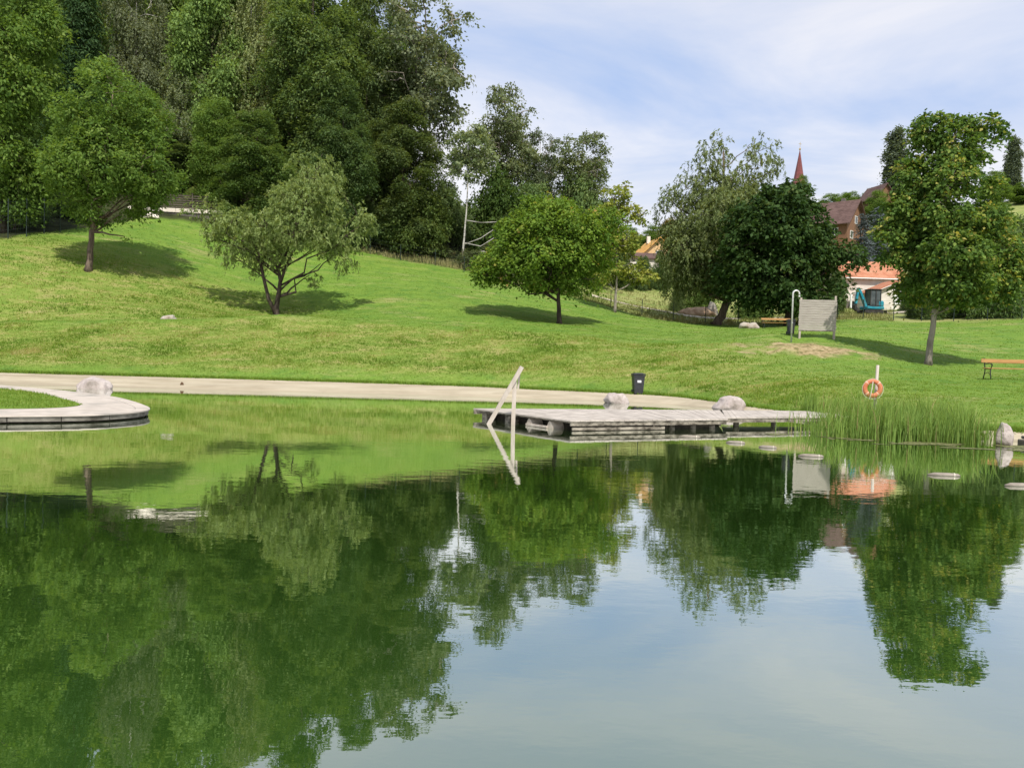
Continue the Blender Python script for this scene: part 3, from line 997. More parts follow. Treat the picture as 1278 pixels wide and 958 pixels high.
kind('hornbeam', 'huge dark green hornbeam with layered boughs at the wood edge', (0, 0, 0), 26, 7, .06, 'egg', 'forest', 'darkbark', 2500, 38, .85, .29, .165, 40, 51, .31, flat=.28, droop=.7, upb=.9, rnd=.45, hang=.7, hole=(.30, .37))
first('hornbeam', 385, 90, -90, 80)
kind('birch', 'weeping grey-green birch with a white stem, second from upper left', (0, 0, 0), 22, 4, .25, 'egg', 'birch', 'birchbark', 1100, 40, .55, .24, .10, 22, 52, .42, r0=.2, strand=1.8, upb=.4, hole=(.4, .36))
first('birch', 165, 92, -90, 50)
kind('spruce', 'dark spruce behind the left-hand trees, at the top left', (0, 0, 0), 28, 4.5, .04, 'cone', 'spruce', 'darkbark', 1300, 32, .75, .36, .12, 40, 53, .55, flat=.3, droop=.9, upb=.7, hang=.7)
first('spruce', 95, 86, -120, 56)
kind('broad', 'mid-green broadleaf tree at the far left edge', (0, 0, 0), 20, 5, .08, 'egg', 'ash', 'darkbark', 1500, 38, .72, .28, .15, 32, 54, .34, flat=.5, droop=.4, upb=.6, hole=(.36, .36))
first('broad', 2, 64, -110, 82)
kind('bright', 'vivid light green broadleaf tree between the weeping birches', (0, 0, 0), 20, 4.5, .1, 'egg', 'bright', 'darkbark', 1400, 38, .75, .29, .17, 28, 55, .36, flat=.4, droop=.5, upb=.75, hole=(.36, .34))
first('bright', 262, 92, -110, 50)
kind('poplar', 'tall open-crowned poplar with pale limbs against the sky', (0, 0, 0), 22, 5.5, .3, 'vase', 'poplar', 'palebark', 620, 36, .78, .34, .22, 24, 56, .38, r0=.3, hole=(.34, .47), twigs=240, twig_r=.05)
first('poplar', 528, 94, -22, 68)
kind('bush', 'dark green thicket shrub below the tall poplar', (0, 0, 0), 6, 4, .02, 'dome', 'forest', 'darkbark', 760, 36, .55, .25, .14, 18, 57, .42, r0=.1, flat=.5, droop=.4, upb=.6, hole=(.5, .32))
first('bush', 520, 90, 225, 50)
kind('bramble', 'low grey-green bramble bush by the fence, nearest the maple', (0, 0, 0), 3, 3, .02, 'dome', 'bramble', 'darkbark', 360, 32, .36, .22, .11, 14, 58, .5, r0=.05, upb=.5)
first('bramble', 590, 88, 312, 32)
kind('column', 'slim columnar poplar right of the seed-laden maple top', (0, 0, 0), 22, 2, .05, 'col', 'farpoplar', 'darkbark', 620, 30, .6, .42, .26, 26, 59, .6, r0=.2, flat=1.4, upb=.3)
first('column', 1260, 185, 168, 11)
kind('fir', 'blue-grey fir in front of the brown gabled house', (0, 0, 0), 14, 3.5, .04, 'cone', 'bluefir', 'darkbark', 620, 30, .5, .32, .10, 34, 60, .55, flat=.25, droop=.8, upb=.7)
first('fir', 1096, 108, 256, 38)
kind('rust', 'rust-tinged tree above the ochre roofed house', (0, 0, 0), 10, 4, .1, 'egg', 'rust', 'darkbark', 420, 30, .6, .34, .2, 16, 61, .46)
first('rust', 838, 128, 272, 26)
kind('wshrub', 'pale yellow-green willow shrub beside the retaining wall', (0, 0, 0), 5, 4, .02, 'dome', 'willow', 'bark', 560, 26, .4, .34, .08, 16, 62, .45, r0=.1, strand=.8, upb=.5)
first('wshrub', 268, 89, 232, 46)

put('hornbeam', 455, 96, -45, 62, 'dark layered hornbeam left of the tall poplar, behind the first')
put('hornbeam', 318, 84, 135, 58, 'shorter dark layered hornbeam above the pale willow shrub')
put('hornbeam', 500, 90, 118, 62, 'dark hornbeam standing under the tall open poplar')
put('hornbeam', 215, 91, 160, 50, 'dark hornbeam directly behind the retaining wall')
put('hornbeam', 60, 88, -150, 70, 'dark broad hornbeam behind the left lawn tree')
put('hornbeam', 425, 86, 95, 55, 'dark hornbeam right behind the forked willow on the lawn')
put('birch', 226, 92, 62, 44, 'smaller weeping birch just right of the left lawn tree')
put('birch', 312, 94, -90, 54, 'weeping birch in the upper middle of the wood, right of vivid tree')
put('broad', 270, 86, 120, 40, 'rounded mid-green tree under the vivid light green one')
put('bright', 20, 66, 150, 50, 'light green tree with low boughs at the left picture edge')
put('broad', 490, 104, 5, 40, 'green broadleaf tree filling the gap behind the tall poplar')
put('poplar', 632, 102, 104, 46, 'open poplar right of the bare white birch stem')
put('poplar', 722, 102, 160, 44, 'bushy-topped poplar above the round maple')
put('poplar', 672, 106, 158, 30, 'small poplar between the two larger sky-line poplars')
put('bush', 552, 97, 222, 36, 'dark thicket shrub left of the bare white birch stem')
put('bush', 615, 100, 205, 44, 'broad dark shrub behind the bare white birch stem')
put('bush', 665, 100, 222, 46, 'dark shrub above the left shoulder of the round maple')
put('bush', 722, 100, 218, 44, 'dark shrub under the bushy-topped poplar')
put('bush', 755, 104, 245, 30, 'dark shrub at the right end of the thicket')
put('bush', 640, 97, 268, 40, 'low dark shrub at the back of the brambles')
put('bush', 470, 90, 255, 40, 'dark shrub at the forest edge above the dry grass')
put('bush', 20, 70, 225, 40, 'dark shrub behind the green mesh fence')
put('bush', 90, 76, 232, 40, 'shrub behind the fence, beneath the left lawn tree')
put('bramble', 540, 91, 300, 30, 'bramble bush halfway along the dry grass strip')
put('bramble', 622, 90, 302, 32, 'bramble bush at the foot of the white birch stem')
put('bramble', 500, 91, 292, 24, 'bramble bush beneath the dark hornbeam, farthest left')

# birch with the bare white trunk and dead side branches
b = at(577, 302, 88, .2)
k95 = 88 / FPX
lob = px_lobes(rg, 577, 300, 88, [(582, 150, 26, 20, 1), (600, 165, 20, 14, .8), (578, 180, 24, 14, .5), (565, 170, 14, 14, .6), (590, 135, 16, 12)], 1)


def dead_branches(mb, rng):
    for path in ([(580, 240), (600, 243), (622, 242), (645, 240)], [(579, 270), (600, 262), (615, 252)], [(579, 282), (604, 278), (620, 285)], [(580, 268), (600, 272), (616, 262)]):
        mb.tube([((x - 577) * k95, -.3 * i, (300 - y) * k95) for i, (x, y) in enumerate(path)], [.06, .05, .04, .02][:len(path)], 5)


make_tree('birch_tree', b, lob, [(0, 0, 0), (.15, 0, 2.6), (.35, 0, 6), (.45, 0, 10), (.5, 0, 14.5)], .135, 'poplar', 'birchbark', 210, 26, .5, .3, .2,
          'bare white birch stem with dead side branches and thin crown', group=WOOD, seed=77, extra=dead_branches, twigs=80)

# --- trees and shrubs on the right and beyond the fence
FARG = 'trees and shrubs beyond the fence'
put('fir', 1076, 106, 264, 34, 'blue-grey fir touching the dark chestnut, left of its twin', FARG)
put('column', 1114, 180, 156, 17, 'broad columnar poplar left of the seed-laden maple top', FARG)
protos['column'][0]['group'] = FARG
protos['fir'][0]['group'] = FARG
protos['rust'][0]['group'] = FARG
for i, (px, d, top, r, lab) in enumerate([(1060, 190, 238, 22, 'far green tree on the skyline left of the columnar poplar'), (1085, 185, 234, 20, 'far green tree on the skyline touching the columnar poplar'),
                                          (1036, 180, 240, 24, 'far green tree on the skyline behind the chestnut'), (1054, 150, 238, 22, 'green tree right behind the brown gabled house'), (999, 205, 216, 13, 'far tree hiding the foot of the church spire'), (1094, 141, 235, 24, 'green tree at the foot of the columnar poplar'), (1238, 175, 212, 24, 'far tree on the skyline left of the slim poplar'),
                                          (1276, 178, 226, 20, 'far tree on the skyline at the right picture edge'), (785, 130, 282, 24, 'blue-green tree above the ochre roofed house'),
                                          (815, 150, 280, 26, 'far green tree left of the rust-tinged one')]):
    put('broad', px, d, top, r, lab, FARG)
for px, d, top, r, lab in [(1162, 70.5, 312, 30, 'dark hedge shrub directly behind the slim pale trunk'), (1205, 70, 306, 36, 'dark hedge shrub right of the slim pale trunk'), (1256, 69, 280, 42, 'tall dark hedge shrub at the right picture edge'),
                           (1232, 73, 262, 36, 'higher hedge shrub second from the right picture edge'), (1183, 74, 285, 34, 'hedge shrub rising between the slim trunk and its right neighbour'), (1142, 72, 352, 15, 'lowest hedge shrub at the left end of the hedge'),
                           (1135, 84, 345, 16, 'small dark shrub beside the brown porch of the low house'), (1228, 110, 262, 40, 'green shrub high on the right slope'), (1275, 112, 268, 40, 'green shrub on the right slope at the picture edge'),
                           (845, 90, 352, 13, 'small round shrub by the path left of the leaning willow'), (870, 92, 355, 24, 'green shrub behind the leaning willow trunk'), (800, 106, 318, 16, 'green shrub in front of the ochre roofed house'),
                           (940, 84, 362, 26, 'green shrub between the leaning willow and the chestnut'), (1005, 82, 352, 24, 'green shrub behind the chestnut trunk'), (1040, 84, 335, 16, 'green shrub at the left corner of the white house'),
                           (780, 104, 335, 14, 'green shrub behind the thin young tree'), (822, 108, 316, 15, 'green shrub before the right wall of the ochre house')]:
    put('bush', px, d, top, r, lab, FARG, py=395, sink=.9)
put('wshrub', 850, 112, 300, 22, 'pale shrub at the right end of the ochre roofed house', FARG)

# deep wood behind: reads as one mass
hp, bp = protos['hornbeam'], protos['broad']
VV, TT = [], []
for (t, h, r) in (hp, bp):
    crown = [c for c in kids(t) if c.name.startswith('crown')][0].data
    a = np.empty(len(crown.vertices) * 3, np.float32)
    crown.vertices.foreach_get('co', a)
    a = a.reshape(-1, 4, 3)[::3]
    a = a.mean(1, keepdims=True) + (a - a.mean(1, keepdims=True)) * 1.7
    tv = np.empty(len(crown.vertices), np.float32)
    crown.attributes['tint'].data.foreach_get('value', tv)
    protos['_' + t.name] = (a, tv[::4][::3], h, r)
for i in range(34):
    a, tv, h, r = protos['_' + (hp if i % 3 else bp)[0].name]
    px = -230 + (i % 17) * 45 + 13 * ((i * 7) % 3)
    d = (108 if i < 17 else 136) + (i * 5) % 9
    if px > 460: continue
    p = P(px, 300, d)
    z = gz(p[0], p[1]) - .5
    H = 21 + (i * 3) % 7 + (10 if px < 250 else 4 if px < 340 else 0)
    th = i * 1.3
    sc = 6.5 / r
    q = a.copy()
    q = np.stack([(q[..., 0] * math.cos(th) - q[..., 1] * math.sin(th)) * sc + p[0], (q[..., 0] * math.sin(th) + q[..., 1] * math.cos(th)) * sc + p[1], q[..., 2] * H / h + z], -1)
    VV.append(q)
    TT.append(tv)
tag(link('deep_woods', quads_mesh('deep_woods', np.concatenate(VV), np.concatenate(TT)), LEAF['forest']), 'dark mass of trees deep in the wood on the hillside', 'woods', kind='stuff')


# ------------------------------------------------------------------ grass
def blades(x, y, z, h, w, rng, per=3, lean=.5, tint=None):
    n = len(x)
    i = np.repeat(np.arange(n), per)
    m = len(i)
    bx = x[i] + rng.normal(0, w[i] * 1.5, m)
    by = y[i] + rng.normal(0, w[i] * 1.5, m)
    a = rng.random(m) * 6.283
    l = lean * rng.random(m)
    hh = h[i] * (.6 + .6 * rng.random(m))
    dx, dy = np.cos(a), np.sin(a)
    b = np.stack([bx, by, z[i] - .01], -1)
    s = np.stack([-dy, dx, 0 * a], -1) * (w[i] * .5)[:, None]
    tip = b + np.stack([dx * l * hh, dy * l * hh, hh], -1)
    V = np.stack([b - s, b + s, tip], 1)
    t = (tint[i] if tint is not None else .5) + rng.normal(0, .14, m)
    return V, np.clip(t, 0, 1)


MAT['blade'] = leafmat('grass_blades', [(0, (.10, .18, .025)), (.45, (.175, .285, .042)), (.75, (.27, .34, .07)), (1, (.46, .41, .19))], .45, .8, .05)
MAT['drygrass'] = leafmat('dry_meadow_grass', [(0, (.13, .17, .04)), (.5, (.28, .27, .11)), (1, (.45, .38, .21))], .3, .8, .1)
MAT['reed'] = leafmat('green_reed_blades', [(0, (.11, .19, .04)), (.5, (.22, .34, .08)), (.86, (.32, .43, .11)), (.97, (.42, .38, .18)), (1, (.40, .30, .16))], .45, .6, .15)

rng = np.random.default_rng(99)
Vs, Ts = [], []
for (n, y0, y1, hs, ws) in ((95000, 0, 12, .05, .030), (60000, 12, 30, .055, .05), (26000, 30, 56, .07, .085)):
    u = rng.random(n) * 1.5 - .75
    e0 = y0 + (y1 - y0) * rng.random(n)
    x = u * (33 + e0)
    y = edge(x) + e0
    ok = (np.abs(x) < .70 * y + 2)
    fo, me_, so = masks(x, y)
    ro = rough(x, y)
    ok &= (fo + me_ < .4) & (so < .2 + .4 * rng.random(n)) & (rng.random(n) < .55 + .45 * ro)
    x, y, ro = x[ok], y[ok], ro[ok]
    z = height(x, y)
    dryp = fb2(x * .6 + 70, y * .9, 4)
    tall = .75 + (.5 + 1.3 * sstep(.4, .7, fb2(x * .5 + 11, y * .7, 3))) * ro
    tn = .42 + .25 * (fb2(x * .4, y * .5 + 40, 3) - .5) + ro * 1.25 * (dryp - .40)
    V, t = blades(x, y, z, hs * tall, np.full(len(x), ws), rng, 3, 1.3, np.clip(tn, 0, 1))
    Vs.append(V)
    Ts.append(t)
# ragged lip of the lawn over the beach
x = rng.random(9000) * 60 - 42
x = x[x < 20]
y = edge(x) - .03 + np.abs(rng.normal(0, .25, len(x)))
V, t = blades(x, y, height(x, y), np.full(len(x), .16), np.full(len(x), .03), rng, 3, .8, np.full(len(x), .4))
Vs.append(V)
Ts.append(t)
tag(link('grass', quads_mesh('grass', np.concatenate(Vs), np.concatenate(Ts), 3), MAT['blade']), 'short green grass of the sloping lawn', 'grass', kind='stuff')

# dry tall grass along and beyond the fence
n = 17000
x = rng.random(n) * 110 - 30
off = rng.random(n) ** 1.6 * 30
y = fence_y(x) + .1 + off
fo, me_, so = masks(x, y)
ok = ((me_ > .3) | ((off < 4) & (x > -20))) & (np.abs(x) < .68 * y) & (x < .47 * y)
x, y = x[ok], y[ok]
z = height(x, y)
V, t = blades(x, y, z, np.where(x < 3, .8, .45) * (.35 + .6 * vn2(x * .3, y * .3)), np.full(len(x), .07), rng, 3, .6, np.where(x < 3, .15, -.05) + .75 * fb2(x * .2 + 3, y * .2, 3))
tag(link('meadow_grass', quads_mesh('meadow_grass', V, t, 3), MAT['drygrass']), 'tall dry meadow grass along and beyond the wire fence', 'tall grass', kind='stuff')


# reeds: curved tapering blades
def reed_mesh(x, y, z, h, rng, w=.016):
    n = len(x)
    a = rng.random(n) * 6.283
    l = .12 + .42 * rng.random(n) ** 1.6
    dirv = np.stack([np.cos(a), np.sin(a), 0 * a], -1)
    sid = np.stack([-np.sin(a + .6), np.cos(a + .6), 0 * a], -1)
    base = np.stack([x, y, z], -1)
    T = [0, .35, .7, 1]
    Wd = [.8, 1, .7, .08]
    rows = []
    for t, wd in zip(T, Wd):
        c = base + dirv * (l * h * t ** 2)[:, None]
        c[:, 2] += h * t * (1 - .12 * l * t)
        rows.append((c - sid * w * wd * .5, c + sid * w * wd * .5))
    V = np.concatenate([np.stack([rows[k][0], rows[k][1], rows[k + 1][1], rows[k + 1][0]], 1) for k in range(3)])
    return V, np.tile(np.clip(rng.normal(.5, .24, n), 0, 1), 3)


RF = np.array([(7.2, 19.9), (7.7, 19.5), (9.2, 18.9), (11.6, 18.45)])
n = 3700
x = 7.5 + 3.75 * rng.random(n) ** .85
f = np.interp(x, RF[:, 0], RF[:, 1])
y = f + .05 + 1.55 * rng.random(n) ** 1.15
den = sstep(7.3, 8.5, x)
ok = rng.random(n) < .32 + .68 * den
x = x + .22 * rng.normal(size=n)
ok &= (vn2(x * 3.1, y * 2.2) > .22) & (x < 11.5)
x, y = x[ok], y[ok]
h = (.72 + .55 * vn2(x * 1.3 + 4, y * 1.5) + .12 * rng.normal(size=len(x))) * (.75 + .3 * sstep(7.4, 9, x)) * (1 - .18 * sstep(10.4, 11.8, x))
h = np.clip(h * (.55 + .58 * rng.random(len(h))) * (.82 + .30 * vn2(x * 3.3 + 9, y * 2)), .2, 1.4)
V1, T1 = reed_mesh(x, y, np.maximum(height(x, y), -.05), h, rng, .017)
x = 9.4 + 2.1 * rng.random(1100)
y = edge(x) - .5 + 1.6 * rng.random(1100)
V2, T2 = reed_mesh(x, y, height(x, y), .35 + .45 * rng.random(1100), rng, .02)
tag(link('reeds', quads_mesh('reeds', np.concatenate([V1, V2]), np.concatenate([T1, T2])), MAT['reed']), 'bright green reeds growing in the shallow water at right', 'reeds', kind='stuff')

# floating weed at the reeds' foot
n = 15000
x = 6.4 + 6.2 * rng.random(n)
f = np.interp(x, RF[:, 0], RF[:, 1])
y = f + .25 - 1.35 * rng.random(n) ** 1.2
ok = vn2(x * 1.1 + 3, y * 2.1) + .45 * vn2(x * 6, y * 9) > .66 + .30 * np.clip(f - y, 0, 2)
x, y = x[ok], y[ok]
n = len(x)
m = len(x)
th = np.arange(6) / 6 * 6.283
rr = (.012 + .03 * rng.random(n) ** 2)
V = np.stack([np.stack([x + rr * 1.5 * math.cos(t), y + rr * math.sin(t), 0 * x + .004 + .002 * rng.random(n)], -1) for t in th], 1)
MAT['weed'] = leafmat('floating_weed', [(0, (.05, .07, .02)), (.5, (.14, .15, .05)), (1, (.32, .30, .17))], .1)
tag(link('floating_weed', quads_mesh('floating_weed', V, rng.random(n), 6), MAT['weed']), 'scum of floating weed along the front of the reeds', 'water weed', kind='stuff')


# ------------------------------------------------------------------ jetty
DZ = .27
root = empty('wooden_jetty', (0, 0, 0), 0, 'grey plank jetty with a broad bathing platform above the pond', 'jetty')
A, B, C_, D = [np.array(q, float) for q in ((-1.08, 22.7), (1.42, 19.3), (5.72, 21.15), (6.45, 24.85))]


def quad_pt(u, v): return (A * (1 - u) + D * u) * (1 - v) + (B * (1 - u) + C_ * u) * v   # v=1: near edge


mb = MB()
nbd = 34
for i in range(nbd):
    u0, u1 = i / nbd + .0009, (i + 1) / nbd - .0009
    q = [quad_pt(u0, 0), quad_pt(u1, 0), quad_pt(u1, 1), quad_pt(u0, 1)]
    zj = random.uniform(-.003, .003)
    mb.prism([tuple(k) for k in q], DZ - .035 + zj, DZ + zj)
mb.build('platform_deck', MAT['deckwood'], root)
G0, G1 = np.array((5.78, 21.62)), np.array((10.1, 23.45))
G3, G2 = np.array((6.52, 24.85)), np.array((10.0, 25.6))
mb = MB()
for i in range(26):
    u0, u1 = i / 26 + .001, (i + 1) / 26 - .001
    q = [G0 * (1 - u0) + G1 * u0, G0 * (1 - u1) + G1 * u1, G3 * (1 - u1) + G2 * u1, G3 * (1 - u0) + G2 * u0]
    mb.prism([tuple(k) for k in q], DZ - .032, DZ + .004 + random.uniform(-.003, .003))
mb.build('gangway_deck', MAT['deckwood'], root)


def side(a, b, inset, z0, z1, th, name, mat):
    a, b = np.array(a), np.array(b)
    d = (b - a) / np.linalg.norm(b - a)
    nrm = np.array((d[1], -d[0]))
    p0, p1 = a - nrm * inset, b - nrm * inset
    m = MB()
    m.prism([tuple(p0), tuple(p1), tuple(p1 - nrm * th), tuple(p0 - nrm * th)], z0, z1)
    return m.build(name, mat, root)


dn = (C_ - B) / np.linalg.norm(C_ - B)
side(B + dn * .04, C_ - dn * .02, .03, .125, .232, .05, 'fascia_board', MAT['oldwood'])
side(B + dn * .10, B + dn * 2.75, .055, .015, .085, .05, 'lower_board', MAT['oldwood'])
side(G0 + (.05, 0), G1, .04, .13, .235, .05, 'fascia_board', MAT['oldwood'])
side(A, B, .05, .195, .234, .05, 'edge_joist', MAT['oldwood'])
side(A + np.array((.05, -.05)), B, .42, .02, .19, .06, 'inner_joist', MAT['undershade'])
side(D, A, .06, .12, .234, .05, 'fascia_board', MAT['oldwood'])
# cross logs: their pale ends show under the left edge
ab = (B - A) / np.linalg.norm(B - A)
nab = np.array((-ab[1], ab[0])) * -1
inw = np.array((-nab[0], -nab[1]))
if inw[0] < 0: inw = -inw
for t in (.10, .36, .60, .80):
    a = A + (B - A) * t + inw * (.10 if t in (.60, .80) else .2) * .5
    m = MB()
    cs = [(-.15, -.06), (.15, -.06), (.12, .07), (.06, .16), (.0, .185), (-.05, .14)] if t in (.60, .80) else [(-.11, -.02), (.11, -.02), (.11, .17), (-.11, .17)]
    k = len(cs)
    m.add([(a[0] + ab[0] * u, a[1] + ab[1] * u, w_) for u, w_ in cs] + [(a[0] + inw[0] * 3 + ab[0] * u, a[1] + inw[1] * 3 + ab[1] * u, w_) for u, w_ in cs],
          [tuple(range(k)), tuple(range(k, 2 * k))] + [(q, (q + 1) % k, k + (q + 1) % k, k + q) for q in range(k)])
    m.build('cross_log', MAT['logend'] if t in (.60, .80) else MAT['oldwood'], root, False)
m = MB()
p0, p1 = A + (B - A) * .60 - inw * .02, A + (B - A) * .80 - inw * .02
m.beam((p0[0], p0[1], .035), (p1[0], p1[1], .035), .07, .05)
m.build('foot_rail', MAT['palewood'], root)
for t in (.1, .32, .55, .66, .80, .93):
    for off in (.25, 2.2):
        a = B + (C_ - B) * t + np.array((-dn[1], dn[0])) * off
        m = MB()
        m.tube([(a[0], a[1], -1.5), (a[0], a[1], .2)], .085, 10)
        m.build('pile', MAT['oldwood' if off < 1 else 'undershade'], root, True)  # back row takes the darker tone as painted shade under the deck
for t in (.12, .4, .7):
    a = G0 + (G1 - G0) * t + np.array((-.1, .25))
    m = MB()
    m.tube([(a[0], a[1], -1.2), (a[0], a[1], .2)], .08, 10)
    m.build('pile', MAT['oldwood'], root, True)
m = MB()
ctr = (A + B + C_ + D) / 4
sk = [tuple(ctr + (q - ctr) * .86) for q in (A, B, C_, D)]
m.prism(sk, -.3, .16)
m.build('shade_filler', MAT['undershade'], root)  # dark filler in the open space under the deck, standing in for shade

# handrail: sloping beam into the water and its uprights
hr = empty('wooden_handrail', tuple(A + (B - A) * .47) + (0,), 0, 'pale square-beam handrail sloping from the jetty into the water', 'handrail')
hb = Vector((*(A + (B - A) * .47), 0))
top, low = Vector(P(650, 460, 20.7)) - hb, Vector(P(609.5, 530, 20.75)) - hb
dr = (low - top).normalized()
m = MB()
m.beam(top - dr * .06, low + dr * 1.0, .105, .09, (0, 1, .2))
m.build('sloping_rail', MAT['palewood'], hr)
pt = Vector(P(642.5, 476, 20.78)) - hb
pb = Vector(P(639.5, 530, 20.78)) - hb
m = MB()
m.beam(pt, (pb.x, pb.y, -1.0), .105, .10, (0, 1, 0))
m.build('post', MAT['palewood'], hr)
pt2 = Vector(P(648.2, 467, 20.9)) - hb
pb2 = Vector(P(646.6, 485, 20.9)) - hb
m = MB()
m.beam(pt2, pb2, .05, .07, (0, 1, 0))
m.build('brace', MAT['palewood'], hr)

# floating logs of the swimming line
LOGS = 'floating logs in front of the jetty'
for px, py, ln, ang, lab in ((861, 546, .48, -.1, 'floating log nearest the jetty front'), (918, 553, .40, -.25, 'floating log below the end of the platform'), (958, 559, .36, -.35, 'third floating log from the jetty, short and pale'),
                             (1012, 570, .46, -.25, 'pale floating log in front of the reeds, reflected screen below it'), (1178, 594, .50, -.15, 'worn floating log alone in open water right of the reflected ring'), (1271, 607, .42, .02, 'floating log at the right picture edge')):
    d = CAMH * FPX / (py - (443 + .0262 * (px - 639)))
    p = P(px, py, d)
    lg = empty('floating_log', (p[0], p[1], 0), ang, lab, 'log', LOGS)
    m = MB()
    m.tube([(-ln / 2, 0, .012), (-ln * .3, .004, .02), (ln * .1, -.004, .022), (ln * .42, 0, .018), (ln / 2, 0, .014)], [.012, .030, .033, .028, .010], 10)
    lo = m.build('log_body', MAT['logwood'], lg, True)
    m = MB()
    m.tube([(ln * .30, 0, .020), (ln * .33, 0, .020)], .034, 10)
    m.build('rope_loop', MAT['rope'], lg)


# ------------------------------------------------------------------ rounded terrace on the left
def crom(pts, n=8):
    p = [np.array(q, float) for q in pts]
    p = [2 * p[0] - p[1]] + p + [2 * p[-1] - p[-2]]
    o = []
    for i in range(1, len(p) - 2):
        for k in range(n):
            t = k / n
            o.append(.5 * ((2 * p[i]) + (-p[i - 1] + p[i + 1]) * t + (2 * p[i - 1] - 5 * p[i] + 4 * p[i + 1] - p[i + 2]) * t * t + (-p[i - 1] + 3 * p[i] - 3 * p[i + 1] + p[i + 2]) * t ** 3))
    o.append(p[-2])
    return o


OUT = [(-40, 11), (-26, 13.0), (-18, 15.0), (-13.6, 16.6), (-11.2, 17.6), (-9.95, 18.25), (-9.4, 18.85), (-9.15, 19.6), (-9.2, 20.35), (-9.55, 21.15), (-10.15, 22.1), (-11.2, 23.6), (-12.6, 25.3), (-14.8, 27.2), (-19.3, 30.2), (-27, 34.8)]
INN = [(-40, 13.5), (-26, 15.4), (-18, 17.2), (-14.2, 18.5), (-12.5, 19.35), (-11.8, 19.8), (-11.42, 20.3), (-11.35, 20.85), (-11.5, 21.4), (-12.1, 22.3), (-12.9, 23.2), (-14.0, 24.5), (-15.4, 26.0), (-17.9, 27.9), (-21.5, 30.2), (-28, 34)]
TZ = .175
ter = empty('concrete_terrace', (0, 0, 0), 0, 'rounded pale concrete terrace with a grass middle at the left', 'terrace')
oc, ic = crom(OUT), crom(INN)
lerp = lambda t: [a * (1 - t) + b * t for a, b in zip(oc, ic)]


def offs(line, d):
    o = []
    for i, p in enumerate(line):
        t = line[min(i + 1, len(line) - 1)] - line[max(i - 1, 0)]
        t = t / np.linalg.norm(t)
        o.append(p + np.array((-t[1], t[0])) * d)
    return o


m = MB()
m.strip(oc, offs(oc, .34), TZ - .028, TZ)
m.build('coping_edge', MAT['concrete'], ter)
m = MB()
m.strip(offs(oc, .352), ic, TZ - .05, TZ - .002)
m.build('paving_ring', MAT['concrete'], ter)
m = MB()
m.strip(offs(oc, .12), ic, -.8, TZ - .06)
m.build('foundation', MAT['undershade'], ter)  # near-black colour stands in for the shaded gap below the side panels
# side panels about a metre long
fine = crom(OUT, 60)
acc, seg, start = 0, [], 0
cum = [0]
for i in range(1, len(fine)): cum.append(cum[-1] + float(np.linalg.norm(fine[i] - fine[i - 1])))
k = 0
while k < len(fine) - 2:
    j = k
    while j < len(fine) - 1 and cum[j] - cum[k] < 1.05: j += 1
    line = fine[k:j + 1]
    if -23 < line[0][0] and not (line[0][0] < -16 and line[0][1] > 25):
        a = offs(line, .035)
        b2 = offs(line, .09)
        d0 = (a[1] - a[0]) / np.linalg.norm(a[1] - a[0]) * .018
        a[0] = a[0] + d0
        b2[0] = b2[0] + d0
        m = MB()
        m.strip(a, b2, .035 + random.uniform(-.004, .004), TZ - .034)
        m.build('side_panel', MAT['panel'], ter)
    k = j
m = MB()
poly = [tuple(q) for q in offs(ic, .02)]
m.prism(poly, -.3, TZ + .01)
MAT['bedgrass'] = surf('short_grass_bed', (.10, .18, .02), (.17, .25, .045), 3, .95, .1, .8, .04)
m.build('grass_bed', MAT['bedgrass'], ter)
n = 26000
x = -24 + 13 * rng.random(n)
y = 16 + 16 * rng.random(n)
ia = np.array(ic)
# inside test against the inner outline
ins = np.zeros(n, bool)
pa = np.concatenate([ia, ia[:1]])
for i in range(len(ia)):
    (x1, y1), (x2, y2) = pa[i], pa[i + 1]
    c = ((y1 > y) != (y2 > y)) & (x < (x2 - x1) * (y - y1) / (y2 - y1 + 1e-12) + x1)
    ins ^= c
x, y = x[ins], y[ins]
V, t = blades(x, y, np.full(len(x), TZ + .01), .05 + .04 * vn2(x, y), np.full(len(x), .016), rng, 3, 1.0, .35 + .4 * fb2(x * .8, y * .8, 3))
tag(link('grass', quads_mesh('terrace_grass', V, t, 3), MAT['blade'], ter), kind='stuff')


# ------------------------------------------------------------------ boulders and stones
def rock_mesh(rng, sx, sy, sz, flat=.0, n=3, sharp=.25, seed=0):
    import bmesh
    bm = bmesh.new()
    bmesh.ops.create_icosphere(bm, subdivisions=n + 1, radius=1)
    pl = []
    for k in range(9):
        d = Vector(rng.normal(size=3)).normalized()
        pl.append((d, .66 + .26 * rng.random()))
    tilt = Vector((rng.normal(0, .22), rng.normal(0, .15), 1)).normalized()
    pl.append((tilt, .66 + flat))
    for v in bm.verts:
        c = v.co
        for d, k in pl:
            q = c.dot(d)
            if q > k: c = c - d * (q - k) * (1 - sharp * .3)
        from mathutils import noise as mn
        c = c + c.normalized() * (.16 * mn.noise(c * 1.7 + Vector((seed, 0, 0))) + .04 * mn.noise(c * 5 + Vector((seed, 3, 0))))
        tp = 1 - .30 * c.z
        v.co = Vector((c.x * sx * tp, c.y * sy * tp, c.z * sz))
    for f in bm.faces: f.smooth = True
    me = bpy.data.meshes.new('rock')
    bm.to_mesh(me)
    bm.free()
    return me


